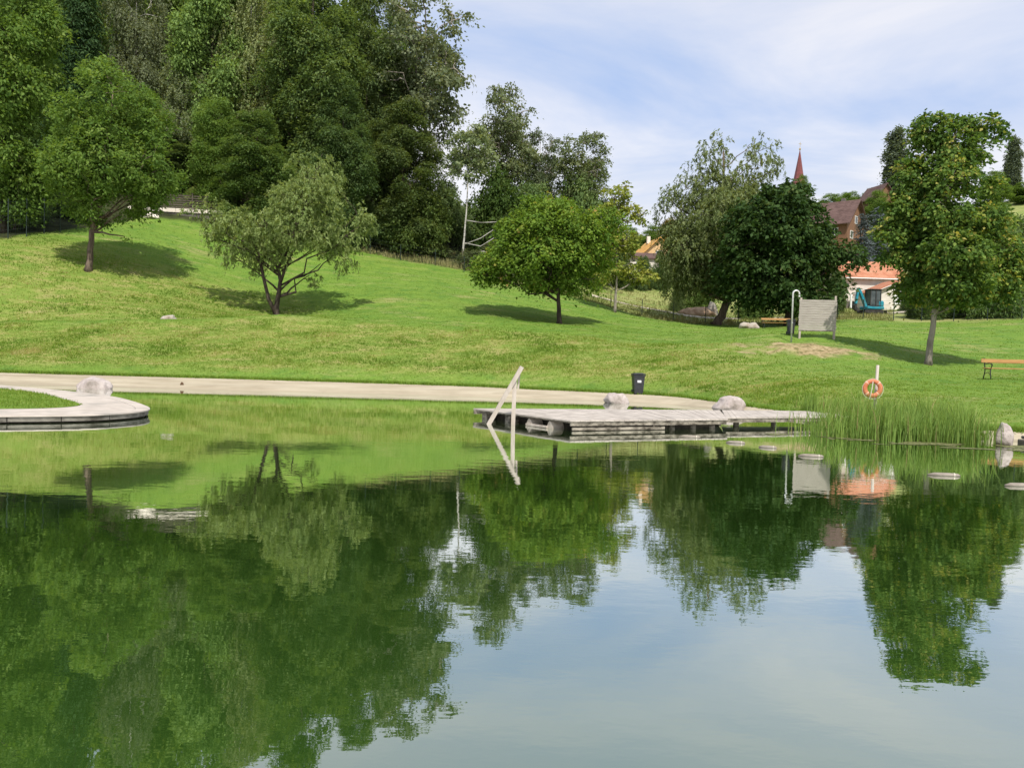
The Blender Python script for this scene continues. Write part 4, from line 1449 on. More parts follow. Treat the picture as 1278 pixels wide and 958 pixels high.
def rock(px, py, d, w, h, label, mat='boulder', z=None, rz=0, seed=1, dep=.8, sink=.3, name='boulder', group=None, cat='rock', flat=0.0):
    p = P(px, py, d)
    r = np.random.default_rng(seed)
    o = link(name, rock_mesh(r, w / 2.1, w / 2.1 * dep, h / (1.35 - sink) * .90, flat=flat, seed=seed), MAT[mat])
    zz = (gz(p[0], p[1]) if z is None else z)
    o.location = (p[0], p[1], zz + h * .28)
    o.rotation_euler = (0, 0, rz)
    return tag(o, label, cat, group)


BG = 'boulders at the water edge'
rock(116, 488, 32.6, 1.42, .52, 'pinkish-grey boulder at the water beyond the round terrace', z=0, seed=4, flat=-.12, group=BG)
rock(769, 502, 32.0, 1.06, .45, 'rounded boulder in the shallows between the jetty and the waste bin', z=0, seed=9, group=BG)
rock(910, 507, 29.0, 1.2, .42, 'pale boulder behind the far side of the jetty', z=.12, seed=19, dep=1.0, group=BG)
rock(1254, 540, 18.75, .40, .47, 'upright pinkish stone at the right end of the reeds', z=.08, seed=23, group=BG)
rock(227, 483, 34.9, .16, .13, 'small dark clod lying on the sand', 'pebble', seed=6, name='clod', cat='clod')
sg = 'pale stones beside the far bench'
rock(930, 401, 66, 1.15, .55, 'pale rough stone farthest left of the far bench', 'limestone', seed=31, name='stone', group=sg)
rock(940, 402, 66, 1.1, .5, 'pale rough stone next to the far bench', 'limestone', seed=34, name='stone', group=sg)
rock(868, 386, 88, 4.4, .95, 'red-brown heap of soil behind the leaning willow', 'soilheap', seed=36, name='soil_heap', cat='soil heap', dep=.5)
rock(889, 383, 88, 1.3, 1.6, 'pale concrete lump at the right end of the soil heap', 'limestone', seed=37, name='concrete_lump', cat='rubble')
# flat white slab on the left lawn
p = at(211, 391, 48)
o = rock(211, 391, 48, 1.0, .30, 'flat whitish stone lying in the grass on the left lawn', 'limestone', seed=41, name='flat_stone')

# stone edging at the right
eg = empty('stone_edging', (12.15, 18.55, 0), -.06, 'dark layered stone edging at the water right of the reeds', 'edging')
m = MB()
for i in range(5): m.box((.45 + i * .92, .3, .165), (.90, .62, .07), random.uniform(-.02, .02), bev=.015)
m.build('cap_stones', MAT['panel'], eg)
m = MB()
for i in range(6): m.box((.3 + i * .80, .34, .02), (.78, .5, .20), random.uniform(-.03, .03), bev=.02)
m.build('base_stones', MAT['wetrock'], eg)


# ------------------------------------------------------------------ bins
def wheelie(loc, h, label, rz, sticker=True):
    b = empty('wheelie_bin', loc, rz, label, 'waste bin', 'dark waste bins')
    s = h / .93
    w0, w1, d0, d1 = .36 * s, .46 * s, .38 * s, .50 * s
    m = MB()
    z0, z1 = .04 * s, .82 * s
    m.add([(-w0 / 2, -d0 / 2, z0), (w0 / 2, -d0 / 2, z0), (w0 / 2, d0 / 2, z0), (-w0 / 2, d0 / 2, z0), (-w1 / 2, -d1 / 2, z1), (w1 / 2, -d1 / 2, z1), (w1 / 2, d1 / 2, z1), (-w1 / 2, d1 / 2, z1)],
          [(3, 2, 1, 0), (4, 5, 6, 7), (0, 1, 5, 4), (1, 2, 6, 5), (2, 3, 7, 6), (3, 0, 4, 7)])
    m.build('body', MAT['binplastic'], b)
    m = MB()
    m.box((0, 0, z1 - .02 * s), (w1 + .05 * s, d1 + .04 * s, .06 * s), bev=.012)
    m.build('rim', MAT['binplastic'], b)
    m = MB()
    m.box((0, -.015 * s, z1 + .045 * s), (w1 + .07 * s, d1 + .06 * s, .05 * s), bev=.02)
    m.box((0, -.01 * s, z1 + .08 * s), (w1 * .8, d1 * .8, .03 * s), bev=.014)
    l = m.build('lid', MAT['binplastic'], b)
    m = MB()
    m.tube([(-w1 * .4, d1 / 2 + .05 * s, z1 + .03 * s), (w1 * .4, d1 / 2 + .05 * s, z1 + .03 * s)], .014 * s, 8)
    for sx in (-1, 1): m.beam((sx * w1 * .38, d1 / 2 - .01, z1 + .02 * s), (sx * w1 * .38, d1 / 2 + .055 * s, z1 + .03 * s), .03 * s, .02 * s)
    m.build('handle', MAT['binplastic'], b)
    for sx in (-1, 1):
        m = MB()
        m.tube([(sx * (w0 / 2 + .005), d0 / 2, .10 * s), (sx * (w0 / 2 + .05 * s), d0 / 2, .10 * s)], .10 * s, 14)
        m.build('wheel', MAT['blackmetal'], b)
    if sticker:
        m = MB()
        yy = -(d0 / 2 + (d1 - d0) / 2 * .66) - .006
        m.box((0, yy, .56 * s), (.17 * s, .004, .10 * s), rx=-.07)
        m.build('sticker', MAT['sticker'], b)
    return b


p = P(796, 488, 34.6)
wheelie((p[0], p[1], gz(p[0], p[1]) - .01), .94, 'dark wheeled bin with pale sticker at the edge of the sand', .08)
p = P(986.5, 417, 45)
wheelie((p[0], p[1], gz(p[0], p[1]) - .01), .86, 'dark wheeled bin behind the shower pole by the wooden screen', -.2, False)

# ------------------------------------------------------------------ outdoor shower
p = P(987.5, 425, 43)
sh = empty('shower_pole', (p[0], p[1], gz(p[0], p[1]) - .02), 0, 'curved steel shower pole beside the wooden privacy screen', 'shower')
hh = ztop(990, 362.5, 43) - sh.location.z
m = MB()
rr = .17
m.tube([(0, 0, 0), (0, 0, hh - rr)] + [(rr - rr * math.cos(a), 0, hh - rr + rr * math.sin(a)) for a in np.linspace(.2, math.pi, 12)] + [(2 * rr, 0, hh - rr - .10)], .045, 10)
m.build('bent_pipe', MAT['steel'], sh, True)
m = MB()
m.tube([(2 * rr, 0, hh - rr - .09), (2 * rr, 0, hh - rr - .13), (2 * rr, 0, hh - rr - .17)], [.04, .055, .062], 12)
m.build('shower_head', MAT['steel'], sh, True)
m = MB()
m.tube([(0, -.03, 1.05), (0, -.085, 1.05)], .028, 10)
m.build('push_button', MAT['steel'], sh, True)
# privacy screen
pa_, pb_ = P(998, 420, 43.6), P(1041, 421, 43.4)
za = gz(pa_[0], pa_[1])
sc_ = empty('privacy_screen', (pa_[0], pa_[1], za), math.atan2(pb_[1] - pa_[1], pb_[0] - pa_[0]), 'grey horizontal-board privacy screen on two posts on the lawn', 'screen')
wd = math.hypot(pb_[0] - pa_[0], pb_[1] - pa_[1])
ztp = ztop(1020, 374, 43.5) - za
zbt = ztop(1020, 412.5, 43.5) - za
for xx, ex in ((0, .10), (wd, .22)):
    m = MB()
    m.beam((xx, .07, -.3), (xx + .02, .07, ztp + ex), .10, .10, (0, 1, 0))
    m.build('post', MAT['palewood'], sc_)
nb_s = 13
bh = (ztp - zbt) / nb_s
m = MB()
for i in range(nb_s):
    m.box((wd / 2 + random.uniform(-.015, .015), 0, zbt + bh * (i + .5)), (wd + .16, .028, bh - .010), 0, random.uniform(-.003, .003))
m.build('board_panel', MAT['screenwood'], sc_)
m = MB()
m.box((wd / 2, .022, zbt - .0), (wd - .11, .04, .08))
m.build('bottom_rail', MAT['oldwood'], sc_)

# ------------------------------------------------------------------ lifebuoy on its pole
p = P(1091.5, 500, 22.6)
zg = gz(p[0], p[1])
lp = empty('lifebuoy_post', (p[0], p[1], zg - .2), 0, 'pale slanted post carrying the orange life ring above reeds', 'post')
tp = Vector(P(1095.5, 455.5, 22.6)) - lp.location
m = MB()
m.tube([(0, 0, 0), tp * .5, tp], [.042, .04, .04], 10)
m.build('pole', MAT['palewood'], lp, True)
hk = Vector(P(1090, 477, 22.5)) - lp.location
m = MB()
m.tube([hk + Vector((0, .06, 0)), hk + Vector((0, -.10, -.01)), hk + Vector((0, -.13, .04))], .012, 6)
m.build('hook', MAT['steel'], lp)


def torus(Rm, rm, a0, a1, n, k=12):
    vs, fs = [], []
    for i in range(n + 1):
        a = a0 + (a1 - a0) * i / n
        for j in range(k):
            t = 2 * math.pi * j / k
            q = Rm + rm * math.cos(t)
            vs.append((q * math.cos(a), rm * math.sin(t) * .8, q * math.sin(a)))
    for i in range(n):
        for j in range(k):
            fs.append((i * k + j, i * k + (j + 1) % k, (i + 1) * k + (j + 1) % k, (i + 1) * k + j))
    return vs, fs


p = P(1089, 484.5, 22.42)
lb = empty('life_ring', tuple(p), -.15, 'faded orange life ring with paler bands hanging on the post', 'life ring')
m = MB()
m.add(*torus(.205, .066, 0, 2 * math.pi, 40))
m.build('ring', MAT['ringorange'], lb, True)
for a in (.8, 2.35, 3.9, 5.5):
    m = MB()
    m.add(*torus(.205, .0685, a - .09, a + .09, 5))
    m.build('band', MAT['ringwhite'], lb, True)
m = MB()
m.tube([(.28 * math.cos(a), -.03, .28 * math.sin(a) - (.03 * abs(math.sin(2 * a)))) for a in np.linspace(0, 6.283, 28)], .006, 5, False)
m.tube([(-.02, -.09, .20), (-.04, -.10, 0), (-.08, -.10, -.22), (-.09, -.10, -.30)], .014, 5)
m.build('grab_rope', MAT['rope'], lb)


# ------------------------------------------------------------------ benches
def bench(loc, ln, rz, label, arms=True):
    b = empty('park_bench', loc, rz, label, 'bench', 'wooden park benches')
    m = MB()
    for i, y in enumerate((-.20, -.07, .06)): m.box((0, y, .44 + .004 * i), (ln, .115, .035), bev=.008)
    m.build('seat', MAT['benchwood'], b)
    m = MB()
    m.box((0, .215, .745), (ln, .035, .16), rx=-.18, bev=.008)
    m.build('backrest', MAT['benchwood'], b)
    for sx in (-1, 1):
        x = sx * (ln / 2 - .14)
        m = MB()
        m.tube([(x, -.27, 0), (x, -.25, .12), (x, -.21, .28), (x, -.22, .41)], .022, 8)
        m.tube([(x, .24, 0), (x, .20, .16), (x, .15, .32), (x, .16, .42), (x, .24, .86)], .022, 8)
        m.tube([(x, -.25, .415), (x, .16, .415)], .018, 8)
        m.tube([(x, -.21, .2), (x, -.02, .27), (x, .18, .2)], .014, 6)
        m.build('leg', MAT['iron'], b, True)
        if arms:
            m = MB()
            m.tube([(x, -.22, .42), (x, -.30, .52), (x, -.27, .62), (x, -.12, .65), (x, .10, .62), (x, .21, .66)], .02, 8)
            m.tube([(x, -.27, .62), (x, -.33, .60), (x, -.33, .55)], .016, 6)
            m.build('armrest', MAT['iron'], b, True)
    return b


p = P(1262, 472, 33.0)
bl = 2.3
pl = P(1227, 472, 33.0)
xx = pl[0] + bl / 2
bench((xx, p[1], gz(xx, p[1]) + .0), bl, .02, 'wooden bench with black iron arms on the lawn at right')
p = P(969, 405, 64)
bench((p[0], p[1], gz(p[0], p[1])), 2.3, -.05, 'pale wooden bench beside stones under the dark chestnut', False)


# ------------------------------------------------------------------ fences
def wire_fence(pxs, label, hgt, wires, name='wire_fence', thin=.035, mesh=False):
    pts = [at(px, py, d) for px, py, d in pxs]
    f = empty(name, pts[0], 0, label, 'fence')
    o = pts[0]
    for q in pts:
        m = MB()
        m.tube([q - o + Vector((0, 0, -.3)), q - o + Vector((random.uniform(-.03, .03), 0, hgt * random.uniform(.95, 1.05)))], thin, 6)
        m.build('post', MAT['fencegreen'], f)
    m = MB()
    for a, b in zip(pts[:-1], pts[1:]):
        for k in range(wires):
            z = Vector((0, 0, hgt * (.12 + .84 * k / max(1, wires - 1))))
            mid = (a + b) / 2 - o + z
            mz = gz((a.x + b.x) / 2, (a.y + b.y) / 2)
            mid.z = max(mid.z - .03, mz - o.z + z.z - .1)
            m.tube([a - o + z, mid, b - o + z], .006 if not mesh else .008, 4, False)
        if mesh:
            L_ = (b - a).length
            for k in range(int(L_ / .22)):
                q = a.lerp(b, k * .22 / L_) - o
                m.tube([q + Vector((0, 0, .05)), q + Vector((0, 0, hgt))], .006, 3, False)
    m.build('wire_mesh', MAT['fencegreen'], f)
    return f


wire_fence([(462, 316, 86), (500, 326, 86), (543, 336, 86), (579, 345, 85), (620, 352, 84), (660, 360, 83), (700, 370, 82), (726, 376, 80.5), (762, 389, 79), (801, 396, 77.5), (840, 401, 77.5), (880, 404, 78), (921, 406, 77), (963, 403, 74), (1004, 402, 72), (1045, 400, 71), (1077, 400, 70.5), (1115, 400, 70), (1150, 402, 69), (1190, 402, 68), (1232, 402, 67), (1275, 402, 66)],
           'long low wire fence with dark posts behind the lawn', 1.75, 5)
wire_fence([(-60, 300, 60), (-25, 300, 60.5), (10, 297, 61.5), (33, 295, 63), (55, 292, 65), (75, 290, 67), (95, 287, 70), (110, 284, 73)], 'tall green mesh fence beneath the trees at the left edge', 2.9, 8, 'mesh_fence', .04, True)

# retaining wall with white coping and lattice at the top of the left lawn
pw0, pw1 = P(160, 276, 83), P(318, 280, 85)
wz = gz(pw1[0], pw1[1])
rw = empty('retaining_wall', (pw0[0], pw0[1], 0), math.atan2(pw1[1] - pw0[1], pw1[0] - pw0[0]), 'low dark retaining wall with white coping atop the left lawn', 'wall')
wl = math.hypot(pw1[0] - pw0[0], pw1[1] - pw0[1])
zc = ztop(215, 266, 84)
m = MB()
m.box((wl / 2, 0, (zc + zc - 3) / 2), (wl, .4, 3.0))
m.build('wall_face', MAT['plinth'], rw)
m = MB()
for i in range(8): m.box((wl * (i + .5) / 8, -.02, zc + .20), (wl / 8 - .02, .62, .42), bev=.03)
m.build('coping', MAT['coping'], rw)
m = MB()
for i in range(5): m.box((wl * i / 4.0 * .98 + .1, .1, zc + 1.1), (.10, .10, 2.0))
for k in range(6): m.box((wl / 2, .16, zc + .62 + k * .24), (wl, .03, .10))
m.build('lattice', MAT['lattice'], rw)
p = P(186, 276, 81)
rock(184, 277, 81, 2.3, .5, 'pale flat boulder in front of the retaining wall', 'coping', seed=52, name='boulder', dep=.5)


# ------------------------------------------------------------------ buildings
def gable(root, w, dp, hw, hr, mats, ov=.35, axis='x', half=None):
    """walls and a gable roof; ridge along local x or y"""
    m = MB()
    if axis == 'x':
        m.add([(-w / 2, -dp / 2, -2), (w / 2, -dp / 2, -2), (w / 2, dp / 2, -2), (-w / 2, dp / 2, -2), (-w / 2, -dp / 2, hw), (w / 2, -dp / 2, hw), (w / 2, dp / 2, hw), (-w / 2, dp / 2, hw), (-w / 2, 0, hw + hr), (w / 2, 0, hw + hr)],
              [(0, 1, 5, 4), (2, 3, 7, 6), (1, 2, 6, 9, 5), (3, 0, 4, 8, 7)])
    else:
        m.add([(-w / 2, -dp / 2, -2), (w / 2, -dp / 2, -2), (w / 2, dp / 2, -2), (-w / 2, dp / 2, -2), (-w / 2, -dp / 2, hw), (w / 2, -dp / 2, hw), (w / 2, dp / 2, hw), (-w / 2, dp / 2, hw), (0, -dp / 2, hw + hr), (0, dp / 2, hw + hr)],
              [(0, 1, 5, 8, 4), (2, 3, 7, 9, 6), (1, 2, 6, 5), (3, 0, 4, 7)])
    m.build('wall', mats[0], root)
    m = MB()
    th = .14
    if axis == 'x':
        sl = hr / (dp / 2)
        for sg in (-1, 1):
            y0, z0 = sg * (dp / 2 + ov), hw - ov * sl
            vs = [(-w / 2 - ov, y0, z0 + .02), (w / 2 + ov, y0, z0 + .02), (w / 2 + ov, 0, hw + hr + .02), (-w / 2 - ov, 0, hw + hr + .02)]
            m.add(vs + [(x, y, z + th) for x, y, z in vs], [(0, 1, 2, 3), (4, 5, 6, 7), (0, 1, 5, 4), (1, 2, 6, 5), (2, 3, 7, 6), (3, 0, 4, 7)])
    else:
        sl = hr / (w / 2)
        for sg in (-1, 1):
            x0, z0 = sg * (w / 2 + ov), hw - ov * sl
            vs = [(x0, -dp / 2 - ov, z0 + .02), (x0, dp / 2 + ov, z0 + .02), (0, dp / 2 + ov, hw + hr + .02), (0, -dp / 2 - ov, hw + hr + .02)]
            m.add(vs + [(x, y, z + th) for x, y, z in vs], [(0, 1, 2, 3), (4, 5, 6, 7), (0, 1, 5, 4), (1, 2, 6, 5), (2, 3, 7, 6), (3, 0, 4, 7)])
    return m.build('roof', mats[1], root)


def window(root, c, w, h, ry=0, frame='whitetrim', pane='glass', nm='window'):
    """on a wall facing -y (ry=0) or +-x"""
    f = MB()
    g = MB()
    t = .07
    if ry == 0:
        for sx in (-1, 1): f.box((c[0] + sx * (w / 2), c[1] - .02, c[2]), (t, .10, h + t))
        for sz in (-1, 1): f.box((c[0], c[1] - .03, c[2] + sz * h / 2), (w - t, .10, t))
        f.box((c[0], c[1] - .025, c[2]), (.05, .07, h - t))
        g.box((c[0], c[1] - .012, c[2]), (w - t, .03, h - t))
    else:
        for sy in (-1, 1): f.box((c[0] + ry * .02, c[1] + sy * (w / 2), c[2]), (.10, t, h + t))
        for sz in (-1, 1): f.box((c[0] + ry * .03, c[1], c[2] + sz * h / 2), (.10, w - t, t))
        g.box((c[0] + ry * .012, c[1], c[2]), (.03, w - t, h - t))
    fo = f.build(nm, MAT[frame], root)
    g.build('pane', MAT[pane], fo)


# white house with the long orange roof
d = 94
pL, pR = P(1053, 376, d), P(1128, 376, d)
zf = ztop(1075, 377, d)
h1 = empty('white_house', ((pL[0] + pR[0]) / 2, pL[1] + 3.2, zf), .03, 'white house with a long orange tiled roof beyond the fence', 'house', 'houses beyond the fence')
w1 = pR[0] - pL[0]
hw1 = ztop(1070, 345, d) - zf
gable(h1, w1, 6.4, hw1, 2.0, (MAT['whitewall'], MAT['tileorange']), .4)
m = MB()
m.tube([(-w1 / 2 - .35, -3.66, hw1 - .24), (w1 / 2 + .35, -3.66, hw1 - .24)], .07, 8)
m.build('gutter', MAT['whitetrim'], h1)
m = MB()
m.box((0, -3.23, -.35), (w1 + .06, .1, .9))
m.build('plinth', MAT['plinth'], h1)
window(h1, (-w1 / 2, -.3, hw1 * .52), .9, 1.1, -1)
window(h1, (w1 * .1, -3.2, hw1 * .55), 1.0, 1.0)
m = MB()
m.box((-w1 * .47, -4.3, .0), (.18, .18, 1.6))
m.build('gate_post', MAT['whitetrim'], h1)

# lower annex with gable facing the pond
d = 88
pL, pR = P(1090, 379, d), P(1146, 379, d)
zf = ztop(1115, 379.5, d)
h2 = empty('garage_house', ((pL[0] + pR[0]) / 2 + .8, pL[1] + 2.6, zf), 0, 'low cream garage with orange gable roof behind the excavator', 'house', 'houses beyond the fence')
w2 = pR[0] - pL[0] + 1.2
hw2 = ztop(1100, 364, d) - zf
gable(h2, w2, 4.6, hw2, ztop(1124, 349, d) - zf - hw2, (MAT['whitewall'], MAT['tileorange']), .3, 'y')
for sg in (-1, 1):
    m = MB()
    hr2 = ztop(1124, 349, d) - zf - hw2
    m.beam((sg * (w2 / 2 + .3), -2.63, hw2 - .3 * hr2 / (w2 / 2) + .02), (0, -2.63, hw2 + hr2 + .02), .05, .22, (0, 1, 0))
    m.build('bargeboard', MAT['whitetrim'], h2)
m = MB()
m.box((-.45, -2.34, .78), (.95, .08, 1.62), bev=.01)
dr_ = m.build('door', MAT['whitetrim'], h2)
m = MB()
m.box((-.12, -2.40, .8), (.05, .05, .14), bev=.01)
m.build('handle', MAT['steel'], dr_)
window(h2, (1.55, -2.3, 1.35), .8, .8, 0, 'browntrim', 'glassfoil')
m = MB()
m.box((1.75, -2.75, .42), (1.3, .06, .85))
for sx in (-1, 1): m.box((1.75 + sx * .62, -2.72, .9), (.10, .10, 1.9))
m.build('porch_rail', MAT['browntrim'], h2)

# brown gabled house higher on the slope
d = 132
p = P(1053, 300, d)
zf = gz(p[0], p[1] + 4)
h3 = empty('gabled_house', (p[0], p[1] + 4, zf), -.75, 'brown steep-roofed house half hidden by the dark chestnut', 'house', 'houses beyond the fence')
zt = ztop(1075, 248, d) - zf
gable(h3, 7.0, 7.5, zt - 3.7, 3.7, (MAT['browntrim'], MAT['tilebrown']), .7)
for xx in (-2, 1.5): window(h3, (xx, -3.75, zt - 5.4), 1.1, 1.2)
window(h3, (3.5, 0, zt - 3.2), 1.1, 1.2, 1)
window(h3, (3.5, -1.8, zt - 5.8), 1.1, 1.2, 1)
m = MB()
m.box((1, .8, zt + .1), (.6, .6, 1.3))
m.build('chimney', MAT['plinth'], h3)

d = 150
p = P(1090, 300, d)
zf = gz(p[0], p[1])
h5 = empty('hillside_house', (p[0] + .3, p[1], zf), .2, 'dark roof tip rising left of the seed-laden maple, far up', 'house', 'houses beyond the fence')
zt = ztop(1094, 233, d) - zf
gable(h5, 3.4, 5, max(zt - 2.2, 2), 2.2, (MAT['browntrim'], MAT['tilebrown']), .5, 'y')
window(h5, (0, -2.5, zt - 4.0), 1.0, 1.2)

# ochre-roofed house behind the thin tree
d = 118
p = P(814, 332, d)
zf = gz(p[0], p[1] + 3)
h4 = empty('ochre_house', (p[0] + .6, p[1] + 4, zf), .15, 'ochre-roofed house with white walls between young tree and willow', 'house', 'houses beyond the fence')
zt = ztop(815, 296, d) - zf
gable(h4, 5.6, 6.5, max(zt - 2.6, 2.2), 2.6, (MAT['ochrewall'], MAT['tileochre']), .5, 'y')
window(h4, (0, -3.25, zt - 2.4), 1.0, 1.1)
m = MB()
m.box((-.5, .5, zt + .2), (.5, .5, 1.1))
m.build('chimney', MAT['whitewall'], h4)
d = 113
p = P(806, 335, d)
zf = gz(p[0], p[1])
h6 = empty('white_shed', (p[0] - .2, p[1] + 1.6, zf), .1, 'small white outbuilding with a grey-brown roof below the ochre house', 'shed', 'houses beyond the fence')
zt = ztop(800, 315, d) - zf
gable(h6, 4.6, 3.2, max(zt - .8, 1.6), .8, (MAT['whitewall'], MAT['tilebrown']), .3)
window(h6, (-1, -1.6, max(zt - 1.7, 1)), .8, .8)
m = MB()
m.box((1.2, -1.63, .85), (.9, .08, 1.8), bev=.01)
m.build('door', MAT['browntrim'], h6)

# church
d = 250
p = P(994, 300, d)
zs0 = ztop(994, 232, d)
zs1 = ztop(994, 187, d)
zg = gz(p[0], p[1])
ch = empty('church', (p[0], p[1], zg), .3, 'church tower with slender red spire above the chestnut crown', 'church')
hb_ = zs0 - zg
m = MB()
m.box((0, 0, hb_ / 2 - 1), (4.4, 4.4, hb_ + 2))
m.build('tower', MAT['greywall'], ch)
m = MB()
sw = 2.7
vs = []
for (z, r_) in ((hb_, sw), (hb_ + 1.6, sw * .62), (hb_ + 5, sw * .40), (hb_ + (zs1 - zs0), .06)):
    vs += [(r_ * math.cos(k * math.pi / 4 + .39), r_ * math.sin(k * math.pi / 4 + .39), z) for k in range(8)]
fs = [(i * 8 + k, i * 8 + (k + 1) % 8, (i + 1) * 8 + (k + 1) % 8, (i + 1) * 8 + k) for i in range(3) for k in range(8)] + [tuple(range(8))]
m.add(vs, fs)
m.build('spire', MAT['spire'], ch)
m = MB()
zz = zs1 - zg
m.tube([(0, 0, zz - .3), (0, 0, zz + 2.4)], .06, 6)
m.box((0, 0, zz + 1.8), (1.0, .10, .10))
m.tube([(0, 0, zz - .1), (0, 0, zz + .1), (0, 0, zz + .35), (0, 0, zz + .5)], [.1, .3, .3, .1], 8)
m.build('cross', MAT['gold'], ch)
for rz_, (dx, dy) in enumerate(((0, -2.2), (2.2, 0))):
    window(ch, (dx, dy, hb_ - 2.2), 1.3, 1.9, 0 if rz_ == 0 else 1, 'greywall', 'glass')
nv = MB()
nv.box((0, 9, 3), (9, 13, 8))
nv.build('nave', MAT['greywall'], ch)
nv = MB()
nv.add([(-5, 2.4, 7), (5, 2.4, 7), (5, 16, 7), (-5, 16, 7), (0, 2.4, 12), (0, 16, 12)], [(0, 1, 4), (2, 3, 5), (1, 2, 5, 4), (3, 0, 4, 5), (0, 3, 2, 1)])
nv.build('nave_roof', MAT['tilebrown'], ch)

# ------------------------------------------------------------------ mini excavator
d = 80
p = P(1086, 390, d)
ex = empty('mini_excavator', (p[0], p[1], gz(p[0], p[1]) + .02), .12, 'teal mini excavator parked in front of the cream garage', 'excavator')
for sy in (-1, 1):
    m = MB()
    prof = [(-.95, .22), (-.80, .04), (.80, .04), (.95, .22), (.80, .42), (-.80, .42)]
    y0, y1 = sy * .55, sy * .85
    m.add([(x, y0, z) for x, z in prof] + [(x, y1, z) for x, z in prof], [tuple(range(6)), tuple(range(6, 12))] + [(i, (i + 1) % 6, 6 + (i + 1) % 6, 6 + i) for i in range(6)])
    tr = m.build('track', MAT['blackmetal'], ex)
    for wx in (-.72, -.25, .25, .72):
        m = MB()
        m.tube([(wx, sy * .86, .22), (wx, sy * .90, .22)], .13, 12)
        m.build('roller', MAT['blackmetal'], tr)
m = MB()
m.box((0, 0, .34), (1.1, 1.1, .2))
m.box((1.25, 0, .22), (.08, 1.7, .36), bev=.02)
for sy in (-.4, .4): m.beam((.5, sy, .3), (1.25, sy, .22), .1, .12)
m.build('undercarriage', MAT['blackmetal'], ex)
m = MB()
m.box((.15, 0, .62), (1.75, 1.55, .30), bev=.06)
m.box((.72, 0, 1.02), (.62, 1.5, .62), bev=.12)
m.build('upper_body', MAT['teal'], ex)
cab = MB()
cx0, cx1, cy0, cy1, cz0, cz1 = -.42, .62, -.72, .28, .76, 2.38
for x, y in ((cx0, cy0), (cx1, cy0), (cx0, cy1), (cx1, cy1), (.12, cy0)):
    cab.beam((x + (.0 if x > 0 else -.05), y, cz0), (x, y, cz1), .07, .07, (0, 1, 0))
cab.box(((cx0 + cx1) / 2, (cy0 + cy1) / 2, cz1 + .04), (cx1 - cx0 + .2, cy1 - cy0 + .16, .09), bev=.03)
for y in (cy0, cy1): cab.box(((cx0 + cx1) / 2, y, cz0 + .04), (cx1 - cx0, .06, .1))
cb = cab.build('cab', MAT['blackmetal'], ex)
g = MB()
g.box(((cx0 + cx1) / 2, (cy0 + cy1) / 2, (cz0 + cz1) / 2 + .05), (cx1 - cx0 - .06, cy1 - cy0 - .06, cz1 - cz0 - .12))
g.build('pane', MAT['cabglass'], cb)
m = MB()
m.box((.1, -.2, 1.05), (.45, .45, .12), bev=.03)
m.box((.32, -.2, 1.35), (.12, .45, .55), bev=.03)
m.build('seat', MAT['blackmetal'], cb)
bp_ = [(-.55, -.1, .75), (-.95, -.1, 1.6), (-1.25, -.1, 2.25), (-1.5, -.1, 2.45)]
m = MB()
for a, b_ in zip(bp_[:-1], bp_[1:]): m.beam(a, b_, .22, .34, (0, 1, 0))
m.build('boom', MAT['teal'], ex)
m = MB()
m.beam((-1.42, -.1, 2.55), (-1.62, -.1, 1.0), .20, .26, (0, 1, 0))
m.build('arm', MAT['teal'], ex)
m = MB()
m.tube([(-.62, -.1, .95), (-1.0, -.1, 1.9)], .05, 8)
m.tube([(-1.0, -.1, 2.1), (-1.38, -.1, 2.62)], .05, 8)
m.tube([(-1.72, -.1, 2.2), (-1.78, -.1, 1.2)], .045, 8)
m.build('hydraulic_ram', MAT['steel'], ex)
m = MB()
bkt = [(-1.62, 1.0), (-1.85, .85), (-1.80, .45), (-1.50, .25), (-1.22, .35), (-1.30, .5), (-1.5, .5), (-1.6, .7)]
m.add([(x, -.35, z) for x, z in bkt] + [(x, .15, z) for x, z in bkt], [tuple(range(8)), tuple(range(8, 16))] + [(i, (i + 1) % 8, 8 + (i + 1) % 8, 8 + i) for i in range(8)])
m.build('bucket', MAT['blackmetal'], ex)

# gravel track beyond the fence
tp_ = [P(*q) for q in ((735, 366, 92), (780, 380, 90), (830, 388, 88), (880, 394, 85), (940, 395, 84), (1000, 393, 82), (1050, 394, 79), (1100, 393, 80), (1150, 391, 82))]
tl = crom([(q[0], q[1]) for q in tp_], 6)
la, lb_ = offs(tl, .9), offs(tl, -.9)
vs = []
for a, b_ in zip(la, lb_):
    for t in (0, .5, 1):
        q = a * (1 - t) + b_ * t
        vs.append((q[0], q[1], gz(q[0], q[1]) + .05))
fs = []
for i in range(len(la) - 1):
    for k in (0, 1): fs.append((i * 3 + k, i * 3 + k + 1, i * 3 + k + 4, i * 3 + k + 3))
m = MB()
m.add(vs, fs)
MAT['gravel'] = surf('pale_gravel', (.36, .31, .24), (.52, .46, .37), 4, .95, .1, .6, .03)
tag(m.build('path', MAT['gravel']), kind='structure')

# ------------------------------------------------------------------ light and sky
SUN_EL, SUN_AZ = R(53), math.atan2(.22, -1.0)     # sun behind the camera, slightly right
sd = Vector((math.cos(SUN_EL) * math.sin(SUN_AZ), math.cos(SUN_EL) * math.cos(SUN_AZ), math.sin(SUN_EL)))
sl = bpy.data.lights.new('sun', 'SUN')
sl.energy = 4.6
sl.angle = R(.53)
sl.color = (1, .955, .88)
so = bpy.data.objects.new('sun', sl)
COL.objects.link(so)
so.rotation_euler = sd.to_track_quat('Z', 'Y').to_euler()

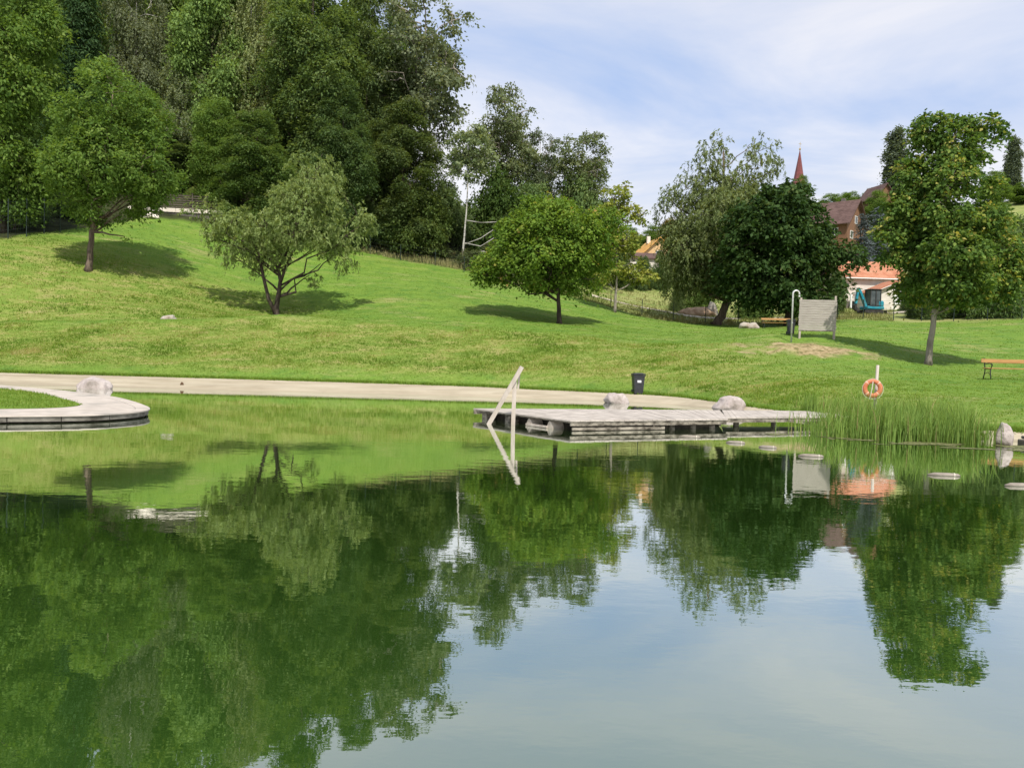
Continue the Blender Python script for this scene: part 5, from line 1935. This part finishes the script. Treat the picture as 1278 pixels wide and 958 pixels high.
w = bpy.data.worlds.new('World')
S.world = w
w.use_nodes = True
nt = w.node_tree
nt.nodes.clear()
wo = N(nt, 'ShaderNodeOutputWorld')
bg = N(nt, 'ShaderNodeBackground')
sky = N(nt, 'ShaderNodeTexSky', sky_type='NISHITA')
sky.sun_disc = False
sky.sun_elevation = SUN_EL
sky.sun_rotation = SUN_AZ
sky.air_density = 1.0
sky.dust_density = .6
sky.ozone_density = 1.2
tc = N(nt, 'ShaderNodeTexCoord')
sp = N(nt, 'ShaderNodeSeparateXYZ')
nt.links.new(tc.outputs['Generated'], sp.inputs[0])
zz = mathn(nt, 'ADD', mathn(nt, 'MAXIMUM', sp.outputs[2], 0.0), .16)
cb_ = N(nt, 'ShaderNodeCombineXYZ')
nt.links.new(mathn(nt, 'DIVIDE', sp.outputs[0], zz), cb_.inputs[0])
nt.links.new(mathn(nt, 'DIVIDE', sp.outputs[1], zz), cb_.inputs[1])
mp = N(nt, 'ShaderNodeMapping')
mp.inputs['Scale'].default_value = (.76, 1.05, 1)
mp.inputs['Location'].default_value = (2.7, .4, 0)
mp.inputs['Rotation'].default_value = (0, 0, .35)
nt.links.new(cb_.outputs[0], mp.inputs[0])
n1 = noise(nt, 1.1, 7, .58, mp.outputs[0], .45)
n2 = noise(nt, .45, 3, .5, mp.outputs[0])
cl = mathn(nt, 'ADD', mathn(nt, 'MULTIPLY', n1, .85), mathn(nt, 'MULTIPLY', n2, .55))
hz = ramp(nt, sp.outputs[2], [(.0, (.46, .46, .46)), (.19, (.34, .34, .34)), (.28, (.03, .03, .03)), (.40, (.03, .03, .03)), (.6, (.08, .08, .08))])
cl = mathn(nt, 'ADD', cl, hz)
cf = ramp(nt, cl, [(.55, (0, 0, 0)), (.86, (.96, .96, .96))])
cc0 = ramp(nt, n1, [(.35, (7.4, 7.7, 8.5)), (.65, (9.2, 9.1, 9.4))])
cc = mixrgb(nt, ramp(nt, sp.outputs[2], [(.22, (0, 0, 0)), (.45, (.8, .8, .8))]), cc0, (6.3, 6.7, 7.9))
pale = mixrgb(nt, .78, sky.outputs[0], (4.4, 5.9, 9.15))
mixed = mixrgb(nt, cf, pale, cc)
nt.links.new(mixed, bg.inputs[0])
bg.inputs[1].default_value = .1
nt.links.new(bg.outputs[0], wo.inputs[0])

vsn = S.view_settings
vsn.view_transform = 'Standard'
vsn.look = 'None'
vsn.exposure = .15
vsn.gamma = 1
vsn.use_curve_mapping = False
S.cycles.max_bounces = 6
S.cycles.diffuse_bounces = 3
S.cycles.glossy_bounces = 3
S.cycles.transmission_bounces = 3
S.cycles.use_denoising = True
